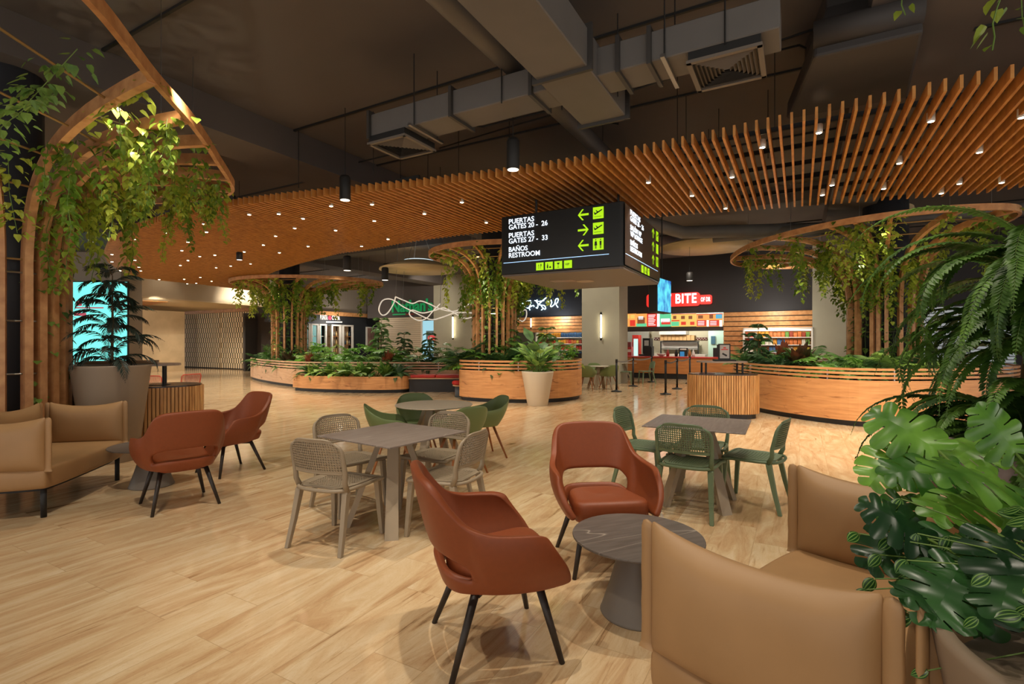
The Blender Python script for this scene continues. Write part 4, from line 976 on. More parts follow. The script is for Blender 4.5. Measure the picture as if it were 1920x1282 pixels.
def frond(mb, pts, ll, nl, T=NARROW, ang=60, drop=.25, start=.12, tipk=.15, w=1, mid=.45, rng=random):
    m = len(pts)-1
    for k in range(nl):
        t = start+(1-start)*(k+.5)/nl; i = min(int(t*m), m-1); f = t*m-i; p = pts[i]*(1-f)+pts[i+1]*f; d = nrm(pts[i+1]-pts[i])
        sd = nrm(np.cross(d, (0, 0, 1))) if abs(d[2]) < .98 else V(1, 0, 0); up = np.cross(sd, d)
        s = math.sin(math.pi*min(1, .12+.88*(1-t)**.75*1.0))*(1) if False else (1-abs(t-mid)/max(mid, 1-mid))**.6*(1-tipk)+tipk
        if t > mid: s = max(tipk, 1-((t-mid)/(1-mid))**1.7)
        for g in (-1, 1):
            a = R(ang*(1-.45*t)); v = d*math.cos(a)+sd*g*math.sin(a) - V(0, 0, 1)*drop*(.6+.8*rng.random())
            leaf(mb, T, p, v, up + sd*g*.25, ll*s*(.9+.2*rng.random()), w)
def rib_stalk(mb, pts, r): mb.tube(pts[::2] if len(pts) > 8 else pts, [r*(1-.75*i/max(1, len(pts[::2])-1)) for i in range(len(pts[::2]))] if len(pts) > 8 else r, 4, cap=False)
# ------------------------------------------------------------------ vines
def vine_strand(seed, L, nl, size, m_, label):
    rg = random.Random(seed); mb = MB(); p = V(0, 0, 0); pts = [p]; k = max(8, int(L/.08)); dx, dy = rg.uniform(-.3, .3), rg.uniform(-.3, .3)
    for i in range(k):
        p = p + V((dx+rg.uniform(-.6, .6))*.03, (dy+rg.uniform(-.6, .6))*.03, -L/k); pts.append(p)
    mb.cur = 1; mb.tube(pts, .0035, 4, cap=False); mb.cur = 0
    for i in range(nl):
        t = (i+rg.random())/nl; q = t*k; j = min(int(q), k-1); c = pts[j]*(1-(q-j))+pts[j+1]*(q-j); a = rg.uniform(0, 6.28)
        o = V(math.cos(a), math.sin(a), rg.uniform(-.2, .3)); c2 = c+o*size*rg.uniform(.2, 1.0)*(1.3-.7*t)
        d = V(o[0]*.6, o[1]*.6, -rg.uniform(.3, 1.1)); leaf(mb, HEART, c2, d, o+V(0, 0, .5), size*rg.uniform(.6, 1.15)*(1.1-.35*t), rg.uniform(.85, 1.1))
    o = mb.build('hanging_vine', [m_, M_STEM], smooth=False); tag(o, label, 'vine'); return o
def garland(name, path, per_m, size, m_, seed, spread=.10, parent=None, sag=0):
    rg = random.Random(seed); mb = MB(); pts = [V(*p) for p in path]; seg = [np.linalg.norm(b-a) for a, b in zip(pts, pts[1:])]; L = sum(seg)
    if L < .05: return None
    st = []
    for i, p in enumerate(pts): st.append(p + V(rg.uniform(-1, 1), rg.uniform(-1, 1), rg.uniform(-1, 1))*.03)
    mb.cur = 1; mb.tube(st, .004, 4, cap=False); mb.cur = 0
    for i in range(int(L*per_m)):
        x = rg.random()*L; j = 0
        while j < len(seg)-1 and x > seg[j]: x -= seg[j]; j += 1
        c = pts[j]+(pts[j+1]-pts[j])*x/max(seg[j], 1e-6); a = rg.uniform(0, 6.28); b = rg.uniform(-.6, .8)
        o = V(math.cos(a)*math.cos(b), math.sin(a)*math.cos(b), math.sin(b)); c2 = c+o*spread*rg.uniform(.2, 1.1)-V(0, 0, sag*rg.random())
        leaf(mb, HEART, c2, V(o[0]*.7, o[1]*.7, -rg.uniform(.1, 1)), o+V(0, 0, .4), size*rg.uniform(.6, 1.15), rg.uniform(.85, 1.1))
    return mb.build(name, [m_, M_STEM], parent)
# ------------------------------------------------------------------ timber trees
def timber_tree(name_lb, cen, r0, z0, ring, rib_to, rib_w, vines, seed, side, leafsize=.10, dens=1.0, zr=3.9, hang=(.5, 1.3), m_=None, rodl=(0, .16, .32, .5, .68, .86)):
    """ring: closed plan curve; rib_to: points on it where the ribs end"""
    rg = random.Random(seed)
    t = thing('timber_tree', name_lb, 'sculpture', (cen[0], cen[1], 0)); c3 = V(cen[0], cen[1], 0)
    loc = lambda p: tuple(V(*p)-c3)
    rc = catmull(ring, 10); sect = [(-.025, -.06), (.025, -.06), (.025, .06), (-.025, .06)]
    mb = MB(); mb.tube([loc((p[0], p[1], zr)) for p in rc], .05, closed=True, sect=sect, up=(0, 0, 1)); mb.build('canopy_ring', M_WOOD, t)
    mb = MB(); mb.lathe([(r0*.62, z0), (r0*.62, 5.2)], n=20); mb.build('column', M_DCOL, t, True)
    ribs = []
    for (x, y) in rib_to:
        d = V(x-cen[0], y-cen[1], 0); Rr = np.linalg.norm(d); d = d/Rr; b = c3+d*r0
        P0, P1, P2, P3 = b+V(0, 0, 2.45), b+V(0, 0, 3.45)+d*.06, b+d*(Rr-r0)*.22+V(0, 0, zr-.04), c3+d*(Rr-.02)+V(0, 0, zr-.01)
        path = [b+V(0, 0, z0), b+V(0, 0, 1.6)]
        for k in range(15): s = k/14; path.append(P0*(1-s)**3+3*P1*s*(1-s)**2+3*P2*s*s*(1-s)+P3*s**3)
        ribs.append((path, d)); w, h = rib_w
        sd = V(-d[1], d[0], 0)
        P = []; F = []
        for i, p in enumerate(path):
            tg = nrm(path[min(i+1, len(path)-1)]-path[max(i-1, 0)]); u = nrm(np.cross(tg, sd)); P += [loc(p+sd*a*w/2+u*bq*h/2) for a, bq in ((-1, -1), (1, -1), (1, 1), (-1, 1))]
        for i in range(len(path)-1):
            for k in range(4): F.append((i*4+k, i*4+(k+1) % 4, (i+1)*4+(k+1) % 4, (i+1)*4+k))
        F += [(0, 1, 2, 3), tuple(range(len(P)-4, len(P)))]
        mb = MB(); mb.add(P, F); mb.build('rib', M_WOOD, t)
    n = len(ribs)
    for lv in rodl:                                   # thin rods from rib to rib
        for i in range(n):
            pa, pb = ribs[i][0], ribs[(i+1) % n][0]; q = 2+lv*14; j = min(int(q), 15); f = q-j
            a = pa[j]*(1-f)+pa[j+1]*f; b = pb[j]*(1-f)+pb[j+1]*f
            if np.linalg.norm(a-b) > 3.5: continue
            mb = MB(); mb.tube([loc(a), loc(b)], .012, 6); mb.build('rod', M_ROD, t)
    for z in (1.15, 1.75, 2.3):
        mb = MB(); mb.tube([(math.cos(a)*r0, math.sin(a)*r0, z) for a in np.linspace(0, 2*math.pi, 19)[:-1]], .011, 6, closed=True); mb.build('rod', M_STEEL, t)
    for i in range(0, n, 2):
        p = ribs[i][0][-2]; mb = MB(); mb.tube([loc(p), loc((p[0], p[1], 5.2))], .004, 4); mb.build('suspension_wire', M_STEEL, t)
    m_ = m_ or M_VINE
    # climbing vines: one up each gap, one along each rib
    for i in range(n):
        path, d = ribs[i]
        if dens > 0 and not (side == 'left' and d[1] < -.6):
            o = garland('climbing_vine', [p + V(-d[1], d[0], 0)*.10 for p in path[2:]], 38*dens, leafsize, m_, seed*100+i, .13)
            tag(o, 'leafy vine running out along a curved rib of the %s timber tree' % side, 'vine', 'vines along the ribs of the %s timber tree' % side)
            a2 = math.atan2(d[1], d[0])+math.pi/n; q = c3+V(math.cos(a2), math.sin(a2), 0)*r0*.93
            o = garland('climbing_vine', [q+V(0, 0, z) for z in np.arange(z0, 3.3, .25)], 42*dens, leafsize*.9, M_VINE2, seed*100+50+i, .11)
            tag(o, 'vine climbing between the upright ribs of the %s timber tree' % side, 'vine', 'vines climbing the trunk of the %s timber tree' % side)
    # hanging strands
    protos = [vine_strand(seed*7+k, L, int(L*50), leafsize, m_, '') for k, L in enumerate((.45, .7, .95, 1.2))]
    used = [[] for _ in protos]; lb = 'leafy vine strand hanging from the canopy of the %s timber tree' % side; gp = 'vine strands hanging from the %s timber tree' % side
    for k in range(vines):
        path, d = ribs[rg.randrange(n)]; q = rg.uniform(6, 15.8); j = int(q); p = path[j]*(1-(q-j))+path[j+1]*(q-j)
        if side == 'left' and (p[1] < 4.9 and p[2] > 3.3 or p[1] < 4.2): continue
        j2 = rg.choice([0, 0, 1]); sd = V(-d[1], d[0], 0)*rg.uniform(-.35, .35)
        ki = rg.choices(range(4), [2, 3, 3, 2])[0] if hang[1] > 1 else rg.choices(range(3), [3, 3, 1])[0]
        pr = protos[ki]; loc_ = tuple(p+sd*(1 if j2 else .3)); s = rg.uniform(.85, 1.15)
        if not used[ki]: used[ki].append(1); o = pr
        else: o = pr.copy(); COL.objects.link(o)
        o.location = loc_; o.rotation_euler = (0, 0, rg.uniform(0, 6.28)); o.scale = (s, s, s); o['label'] = lb; o['group'] = gp
    if side == 'left':                                # strands along the visible outer rim
        rim = [p for p in rc if p[0] > -5.4 and p[1] > 5.2]
        for k in range(26):
            p = rim[rg.randrange(len(rim))]; ki = rg.choice([0, 1, 1, 2]); pr = protos[ki]
            if not used[ki]: used[ki].append(1); o = pr
            else: o = pr.copy(); COL.objects.link(o)
            f = rg.uniform(.0, .45); o.location = (p[0]*(1-f)+cen[0]*f, p[1]*(1-f)+cen[1]*f, zr-.03); o.rotation_euler = (0, 0, rg.uniform(0, 6.28)); o['label'] = lb; o['group'] = gp
    for ki, pr in enumerate(protos):
        if not used[ki]: bpy.data.objects.remove(pr)
    return t, ribs
ringL = [(-3.0, 2.3), (-2.88, 2.9), (-2.93, 3.58), (-3.22, 4.58), (-3.42, 5.4), (-3.62, 6.05), (-3.85, 6.7), (-4.08, 7.36), (-4.35, 7.95), (-4.9, 8.35), (-6.2, 8.6), (-7.8, 8.2), (-8.6, 6.5), (-8.6, 4.5), (-7.4, 2.6), (-5.5, 1.6), (-3.8, 1.6)]
ribL = [(-3.0, 2.3), (-3.22, 4.58), (-3.42, 5.4), (-3.62, 6.05), (-3.85, 6.7), (-4.08, 7.36), (-4.35, 7.95), (-5.4, 8.5), (-7.0, 8.45), (-8.4, 7.3), (-8.6, 5.0), (-7.4, 2.6), (-5.2, 1.6)]
tl, rL = timber_tree('large timber tree sculpture at the left edge with curved ribs, dark column and hanging vines', (-6.0, 6.1), .52, 0, ringL, ribL, (.075, .13), 62, 11, 'left', .10, .6)
random.seed(4)
# the leftmost garlands lie over the rods near the camera
for k, (path, lb) in enumerate([([(-4.05, 4.25, 3.45), (-3.75, 4.15, 3.65), (-3.45, 4.1, 3.85)], 'vine garland draped over the uppermost rods of the left timber tree canopy'),
                                ([(-5.0, 5.0, 3.3), (-4.7, 4.7, 3.5), (-4.3, 4.5, 3.6), (-4.0, 4.5, 3.7)], 'vine garland crossing the second rod of the left timber tree canopy'),
                                ([(-5.4, 5.55, 2.7), (-5.35, 5.45, 3.1), (-5.2, 5.3, 3.4)], 'bright lit vine clump beside the first rib of the left timber tree')]):
    o = garland('vine_garland', path, 75, .085, M_VINE2 if k < 2 else M_VINE, 900+k, .16); tag(o, lb, 'vine')
spot((-5.6, 5.0, 1.3), 16, 70, .8, (1, .9, .6), .05, (-5.0, 5.0, 3.6))
ringC = [(2.25*math.cos(a), 14.05+1.95*math.sin(a)) for a in np.linspace(0, 2*math.pi, 13)[:-1]]
timber_tree('timber tree sculpture rising from the middle planter behind the gate sign', (-.5, 14.5), .58, .9, ringC, [(2.22*math.cos(a), 14.05+1.93*math.sin(a)) for a in np.linspace(.1, 2*math.pi+.1, 19)[:-1]], (.058, .11), 78, 21, 'middle', .11, .8)
ringF = [(-8.2+2.95*math.cos(a), 20.6+2.2*math.sin(a)) for a in np.linspace(0, 2*math.pi, 13)[:-1]]
timber_tree('far timber tree sculpture left of centre rising from the pale curved planter', (-9.0, 20.7), .62, .8, ringF, [(-8.2+2.92*math.cos(a), 20.6+2.17*math.sin(a)) for a in np.linspace(.1, 2*math.pi+.1, 18)[:-1]], (.065, .12), 52, 31, 'far', .14, .7)
ringR = [(6.25, 14.6), (5.9, 12.9), (6.0, 11.6), (6.45, 10.4), (7.1, 9.6), (8.0, 9.1), (8.96, 9.1), (9.6, 9.9), (10.4, 12), (10.7, 14), (10.1, 15.7), (8.3, 16.2), (7, 15.7)]
cR = (8.75, 12.0)
ribR = [ringR[i] for i in range(13)] + [(6.7, 10.0)]
ribR.sort(key=lambda p: math.atan2(p[1]-cR[1], p[0]-cR[0]))
timber_tree('timber tree sculpture with wide oval canopy rising from the right planter', cR, .72, .9, ringR, ribR, (.075, .12), 76, 41, 'right', .11, .7)
# vine tips hanging into the top right corner
for k, (px_, Y_, z_, L_, lb) in enumerate([(1656, 2.6, 3.62, .5, 'short bright green vine tip hanging in from the top edge'), (1905, 2.5, 3.5, .55, 'vine tip with curling tendrils at the top right corner'), (1925, 2.7, 3.9, .75, 'vine strand at the very top right edge of the view')]):
    o = vine_strand(70+k, L_, int(L_*22), .09, M_VINE, lb); o.location = (xat(px_, Y_), Y_, z_)
# ------------------------------------------------------------------ planters
def planter(name, label, pts, zw, zt, m_, nr=3, z0=.10, postn=7, soil=None):
    o = catmull(pts, 6); cx = sum(p[0] for p in o)/len(o); cy = sum(p[1] for p in o)/len(o)
    t = thing(name, label, 'planter', (cx, cy, 0)); P = [(p[0]-cx, p[1]-cy) for p in o]
    # make counter-clockwise
    ar = sum(a[0]*b[1]-b[0]*a[1] for a, b in zip(P, P[1:]+P[:1]))
    if ar < 0: P = P[::-1]
    def off(k):
        Q = []
        for i in range(len(P)):
            a, b = V(*P[i-1]), V(*P[(i+1) % len(P)]); d = nrm(b-a); Q.append((P[i][0]-d[1]*k, P[i][1]+d[0]*k))
        return Q
    mb = MB(); mb.prism(off(.07), 0, z0+.01); mb.build('plinth', M_KICK, t)
    inn = off(.04); n = len(P)
    mb = MB(); mb.loops([[p+(z0,) for p in P], [p+(zw,) for p in P], [p+(zw,) for p in inn], [p+(z0,) for p in inn]], cap=False); mb.build('panel', m_, t)
    mb = MB(); mb.prism(off(.05), zw-.09, zw-.06 if soil is None else soil); mb.build('soil', M_SOIL, t)
    if nr:
        g = (zt-zw)/nr
        for k in range(nr):
            za, zb_ = zw+g*k+g*.42, zw+g*(k+1); mb = MB()
            mb.loops([[p+(za,) for p in P], [p+(zb_,) for p in P], [p+(zb_,) for p in off(.025)], [p+(za,) for p in off(.025)], [p+(za,) for p in P]], cap=False); mb.build('rail', m_, t)
        rs = resample([p for p in off(.035)], 1.05)
        for p_, d_ in rs: mb = MB(); mb.beam((p_[0], p_[1], zw-.05), (p_[0], p_[1], zt-.02), .035, .02, up=(d_[0], d_[1], 0)); mb.build('rail_post', M_STEEL, t)
    return t
planter('curved_planter', 'long curved timber planter with slatted rails under the right timber tree', [(5.9, 13.6), (5.45, 12.4), (5.35, 11.4), (5.42, 10.7), (5.76, 9.75), (6.34, 9.1), (7.5, 9.06), (9, 9.5), (10.5, 10.6), (11.2, 12.5), (10.5, 14.3), (8.5, 15), (6.9, 14.6)], .83, 1.05, M_PLANTW)
planter('curved_planter', 'timber planter with rails under the middle timber tree beside the white pot', [(-1.42, 13.9), (-1.3, 13.4), (-.6, 12.95), (.35, 12.75), (1.3, 13.1), (1.9, 14), (1.8, 15.4), (.5, 16.3), (-1, 16.2), (-1.5, 15.2)], .80, 1.06, M_PLANTW)
planter('curved_planter', 'long pale curved planter with rails under the far timber tree', [(-11.3, 23.5), (-11.2, 22), (-10.5, 20.8), (-9.4, 19.4), (-8, 17.9), (-6.9, 17.1), (-5, 16.75), (-3, 16.7), (-1.7, 16.9), (-1.9, 18), (-4, 19), (-6, 21), (-8, 23.6), (-10, 24.6)], .62, .88, M_PALEW)
planter('low_planter', 'low rounded timber planter packed with plants in front of the pale curved planter', [(-6.9, 16.55), (-6.75, 16.1), (-5.8, 15.62), (-4.4, 15.32), (-3.35, 15.45), (-3.15, 15.9), (-3.3, 16.4), (-5, 16.5)], .49, .49, M_PLANTW, 0)
t = thing('red_bench', 'long bench with red cushions and dark base between the low planter and middle planter', 'bench', (-2.35, 15.9, 0))
mb = MB(); mb.box((0, .1, .2), (1.6, .6, .4)); mb.build('base', M_KICK, t)
mb = MB(); mb.box((0, .08, .415), (1.68, .66, .03)); mb.build('seat_board', M_PALEW, t)
for x in (-.42, .42): mb = MB(); mb.box((x, .08, .475), (.82, .6, .09)); mb.build('cushion', M_RED, t, mods=[BEV(.025, 3)])
t = thing('red_stool', 'small round stool with tufted red seat beside the middle planter', 'stool', (xat(862, 14.3), 14.25, 0))
mb = MB(); mb.lathe([(.13, 0), (.13, .30)], n=24); mb.build('base', mat('blue_grey_base', '56606C', .6), t, True)
mb = MB(); mb.lathe([(.15, .30), (.19, .31), (.19, .34), (.15, .345)], n=24); mb.build('seat_board', M_PALEW, t)
mb = MB(); n_ = 36
mb.loops([[((r+.012*math.cos(12*a))*math.cos(a), (r+.012*math.cos(12*a))*math.sin(a), z) for a in np.linspace(0, 2*math.pi, n_+1)[:-1]] for r, z in ((.17, .345), (.20, .37), (.20, .42), (.16, .455), (.05, .46))]); mb.build('cushion', M_RED, t, True)
# ------------------------------------------------------------------ pots
def pot(name, label, x, y, r0, r1, h, m_):
    t = thing(name, label, 'plant pot', (x, y, 0))
    mb = MB(); mb.lathe([(r0, 0), (r0+.004, .01), (r1-.005, h-.05), (r1, h-.02), (r1, h), (r1-.03, h), (r1-.04, h-.06)], n=56); mb.build('pot_body', m_, t, True)
    mb = MB(); mb.lathe([(.001, h-.075), (r1-.038, h-.07), (r1-.038, h-.09)], n=40); mb.build('soil', M_SOIL, t)
    return t
M_POTT = mat('taupe_pot', '8E7C68', .55); M_POTW = mat('cream_pot', 'CDBFA8', .5); M_POTL = mat('lilac_grey_pot', '9A8C88', .5)
pot('tall_pot', 'tall taupe conical pot holding the dark palm beside the left ribbed station', -5.12, 6.55, .27, .42, 1.22, M_POTT)
pot('tall_pot', 'cream conical pot in front of the middle planter', xat(1008, 12.35), 12.35, .24, .385, .82, M_POTW)
pot('tall_pot', 'taupe pot in the bottom right corner holding striped and split leaves', 1.38, 1.03, .27, .42, .83, M_POTT)
pot('tall_pot', 'lilac grey pot at the right edge holding the big drooping fern', 2.60, 2.62, .30, .44, 1.03, M_POTL)
# ------------------------------------------------------------------ plants
def plant(name, label, seed, kind, H=.8, m_=None, n=14):
    rg = random.Random(seed); t = thing(name, label, 'plant'); mb = MB(); st = MB()
    if kind == 'tiered':                  # tiers of drooping fronds on an upright stem
        st.tube([(0, 0, 0), (.01, 0, H*.5), (0, .01, H*.93)], [.018, .014, .006], 6)
        tiers = max(4, int(H/.15))
        for k in range(tiers+1):
            z = H*(.06+.87*k/tiers); f = 1-.45*k/tiers; m2 = 6 if k < tiers else 4
            for i in range(m2):
                p = arch((0, 0, z), 6.28*(i+rg.random()*.6)/m2+k, R(rg.uniform(25, 62) if k < tiers else 65), n*.045*f*rg.uniform(.75, 1.15), R(rg.uniform(75, 130)), 12); rib_stalk(st, p, .004); frond(mb, p, .15*H**.3, 19, NARROW, 50, .35, rng=rg, w=.9)
    elif kind == 'palm':
        for i in range(n):
            p = arch((rg.uniform(-.03, .03), rg.uniform(-.03, .03), 0), 6.28*(i+rg.random())/n, R(rg.uniform(35, 82)), H*rg.uniform(.8, 1.15), R(rg.uniform(50, 90)), 12); rib_stalk(st, p, .005); frond(mb, p, H*.26, 24, NARROW, 58, .3, .2, rng=rg)
    elif kind == 'fern':
        for i in range(n):
            p = arch((0, 0, 0), 6.28*(i+rg.random())/n, R(rg.uniform(25, 80)), H*rg.uniform(.7, 1.1), R(rg.uniform(60, 110)), 12); rib_stalk(st, p, .003); frond(mb, p, H*.14, 34, LANCE, 78, .15, .06, rng=rg)
    elif kind == 'broad':
        for i in range(n):
            p = arch((0, 0, 0), 6.28*(i+rg.random())/n, R(rg.uniform(30, 85)), H*rg.uniform(.45, .9), R(40), 6); rib_stalk(st, p, .006)
            d = nrm(p[-1]-p[-2]); leaf(mb, BROAD if i % 3 else HEART, p[-1], d+V(0, 0, -.35), V(-d[0]*.5, -d[1]*.5, 1), H*rg.uniform(.32, .5), rg.uniform(.8, 1.2))
    elif kind == 'upright':
        for i in range(n):
            p = arch((rg.uniform(-.1, .1), rg.uniform(-.1, .1), 0), 6.28*(i+rg.random())/n, R(rg.uniform(58, 88)), H*rg.uniform(.2, .75), R(15), 5); rib_stalk(st, p, .007)
            d = nrm(p[-1]-p[-2]); leaf(mb, BROAD, p[-1], d*.8+V(d[0], d[1], -.1)*rg.uniform(.3, 1), V(-d[0], -d[1]-.3, .7), H*rg.uniform(.28, .42), 1.15)
    elif kind == 'split':
        for i in range(n):
            p = arch((0, 0, 0), 6.28*(i+rg.random())/n, R(rg.uniform(30, 80)), H*rg.uniform(.5, .95), R(35), 6); rib_stalk(st, p, .007)
            d = nrm(p[-1]-p[-2]); leaf(mb, MONSTS, p[-1], d+V(0, 0, -.5), V(-d[0]*.3, -d[1]*.3-.3, 1), H*rg.uniform(.32, .45), 1)
    elif kind == 'blade':
        for i in range(n):
            p = arch((0, 0, 0), rg.uniform(0, 6.28), R(rg.uniform(45, 88)), H*rg.uniform(.3, .7), R(15), 4); d = nrm(p[1]-p[0]); leaf(mb, LANCE, (0, 0, H*.1*rg.random()), d, V(-d[0], -d[1], .6), H*rg.uniform(.6, 1), 1)
        st.tube([(0, 0, 0), (0, 0, H*.3)], .012, 6)
    mb.build('leaves', m_ or M_PALM, t); st.build('stem', M_BARK if kind == 'tiered' else M_STEM, t); return t
def spread(proto, spots, label, group, seed=1, sc_=(.95, 1.2), z=0):
    rg = random.Random(seed); u = []
    for (x, y) in spots: put(proto, u, (x, y, z), rg.uniform(0, 6.28), label, group, rg.uniform(*sc_))
tp = plant('potted_palm', 'dark tiered palm in the tall taupe pot against the turquoise video wall', 5, 'tiered', 1.32, mat('dark_palm', '2A3A30', .5, var=.3, scale=5), 15); tp.location = (-5.12, 6.55, 1.14)
tw = plant('potted_shrub', 'broad leaved plant with tall paddle leaves in the cream conical pot', 6, 'upright', .85, M_LIME, 26); tw.location = (xat(1008, 12.35), 12.35, .74)
tw = plant('potted_shrub', 'dark broad leaves rising at the back of the cream conical pot', 66, 'upright', 1.1, M_PALM, 18); tw.location = (xat(1008, 12.5), 12.5, .74)
# right planter
z = .78
spread(plant('palm_plant', '', 7, 'palm', .95, M_LIME, 14), [(xat(1655, 10.3), 10.3), (xat(1690, 9.7), 9.7)], 'bright green palm fronds at the foot of the right timber tree', 'bright palms in the right planter', 1, z=z)
spread(plant('tiered_palm', '', 8, 'tiered', .95, M_PALM, 10), [(xat(1422, 12.2), 12.2), (xat(1405, 12.9), 12.9)], 'dark bushy conifer like plant at the left end of the right planter', 'bushy plants at the left end of the right planter', 2, z=z)
spread(plant('split_leaf_plant', '', 9, 'split', .8, M_MON, 16), [(xat(1570, 10.5), 10.5), (xat(1545, 11.2), 11.2), (xat(1450, 12), 12.0)], 'split leaf plant in the right planter in front of the grey pier', 'split leaf plants in the right planter', 3, z=z)
spread(plant('palm_plant', '', 10, 'palm', 1.15, M_PALM, 11), [(xat(1515, 12.3), 12.3)], 'arching palm in the right planter before the lit snack shelves', None, 4, z=z)
spread(plant('bronze_plant', '', 11, 'blade', .7, M_BRONZE, 34), [(xat(1500, 11.3), 11.3), (xat(1470, 12.5), 12.5)], 'reddish bronze leaved plant in the right planter', 'bronze plants in the right planter', 5, z=z)
spread(plant('fern_plant', '', 12, 'fern', .55, M_PALM, 16), [(6.5, 10.0), (7.0, 9.7), (7.7, 9.6), (8.3, 9.8), (6.0, 11.0), (9.2, 10.3)], 'low dark fern along the front rail of the right planter', 'low ferns in the right planter', 6, z=z)
# middle planter
spread(plant('split_leaf_plant', '', 13, 'split', .85, M_MON, 16), [(-.9, 13.7), (.5, 13.3), (1.1, 13.9), (.9, 14.9)], 'split leaf plant in the middle planter', 'split leaf plants in the middle planter', 7, z=.75)
spread(plant('fern_plant', '', 14, 'fern', .6, M_PALM, 18), [(-.5, 13.4), (.1, 13.3), (-1.1, 14.3), (1.5, 14.4), (-1.2, 15.2)], 'dark fern in the middle planter', 'ferns in the middle planter', 8, z=.75)
spread(plant('broad_leaf_plant', '', 15, 'broad', .9, M_LIME, 16), [(.35, 13.9), (-.1, 13.6), (1.3, 15.2)], 'broad leaved green plant in the middle planter', 'broad leaved plants in the middle planter', 9, z=.75)
# far planter
spread(plant('tiered_palm', '', 16, 'tiered', 1.7, M_PALM, 15), [(xat(715, 18.4), 18.4)], 'tall dark tiered palm in the pale planter before the closed cream shutter', None, 10, z=.6)
spread(plant('tiered_palm', '', 17, 'tiered', 1.15, M_PALM, 12), [(xat(758, 18.2), 18.2), (xat(805, 17.9), 17.9)], 'smaller tiered palm in the pale planter right of the tallest palm', 'smaller tiered palms', 11, z=.6)
spread(plant('palm_plant', '', 18, 'palm', 1.05, M_LIME, 12), [(xat(672, 18.0), 18.0), (xat(740, 17.8), 17.8), (xat(595, 18.9), 18.9), (xat(605, 18.3), 18.3), (xat(505, 21.0), 21.0), (xat(550, 19.2), 19.2)], 'light green palm in the pale curved planter', 'light palms in the pale planter', 12, z=.6)
spread(plant('fern_plant', '', 19, 'fern', .8, M_PALM, 20), [(-10.6, 22.2), (-10.2, 21.4), (-9.7, 20.4), (-9.0, 19.6), (-8.2, 18.7), (-7.5, 18.2), (-6.8, 17.7), (-6, 17.4), (-5.2, 17.3), (-4.4, 17.4), (-3.6, 17.3), (-2.8, 17.3), (-2.1, 17.4), (-10.9, 23.2), (-9.6, 22.6)], 'dense dark fern in the pale curved planter', 'ferns in the pale planter', 13, z=.6)
spread(plant('split_leaf_plant', '', 20, 'split', .95, M_MON, 18), [(-7.6, 19.0), (-6.4, 18.3), (-5.6, 17.9), (-4.7, 17.9), (-3.2, 17.9), (-2.3, 17.8), (-8.9, 21.6)], 'split leaf plant in the pale curved planter', 'split leaf plants in the pale planter', 14, z=.6)
spread(plant('palm_plant', '', 28, 'palm', 1.0, M_PALM, 13), [(xat(862, 15.2), 15.2), (xat(700, 18.3), 18.3), (xat(640, 18.6), 18.6), (xat(570, 19.8), 19.8), (xat(525, 20.8), 20.8), (xat(492, 22.4), 22.4), (xat(830, 17.6), 17.6)], 'dark green palm in the pale curved planter', 'dark palms in the pale planter', 31, z=.6)
spread(plant('bronze_plant', '', 29, 'blade', .6, M_BRONZE, 26), [(-6.9, 17.6), (-8.0, 18.4), (-4.2, 17.2)], 'reddish leaved plant near the rail of the pale curved planter', 'reddish plants in the pale planter', 32, z=.6)
spread(plant('palm_plant', '', 30, 'palm', 1.0, M_PALM, 13), [(xat(940, 13.6), 13.6), (xat(985, 14.0), 14.0), (xat(868, 13.9), 13.9), (xat(1010, 14.6), 14.6)], 'dark arching palm in the middle planter', 'dark palms in the middle planter', 33, z=.75)
spread(plant('tiered_palm', '', 32, 'tiered', 1.0, M_LIME, 11), [(xat(960, 14.2), 14.2), (xat(1025, 14.4), 14.4)], 'feathery light plant at the back of the middle planter', 'feathery plants in the middle planter', 34, z=.75)
spread(plant('palm_plant', '', 33, 'palm', .8, M_PALM, 14), [(6.1, 11.6), (6.4, 12.4), (7.0, 10.4), (8.0, 10.2), (6.0, 12.9)], 'dark low palm along the rail of the right planter', 'dark palms in the right planter', 35, z=.78)
# low planter
spread(plant('blade_plant', '', 21, 'blade', .5, M_LIME, 44), [(-6.3, 16.1), (-5.7, 15.95), (-5.1, 15.8), (-4.5, 15.75), (-3.9, 15.7), (-5.4, 16.2), (-4.8, 16.1)], 'low spiky green plant in the low timber planter', 'spiky plants in the low planter', 15, z=.42)
spread(plant('broad_leaf_plant', '', 22, 'broad', .6, M_LIME, 24), [(-6.0, 16.2), (-4.2, 16.0), (-5.3, 15.8), (-4.7, 15.6)], 'broad leaved plant in the low timber planter', 'broad leaved plants in the low planter', 16, z=.42)
spread(plant('fern_plant', '', 23, 'fern', .75, M_PALM, 26), [(-3.55, 15.9), (-6.4, 16.3)], 'bushy drooping fern at one end of the low timber planter', 'ferns at the ends of the low planter', 17, z=.42)
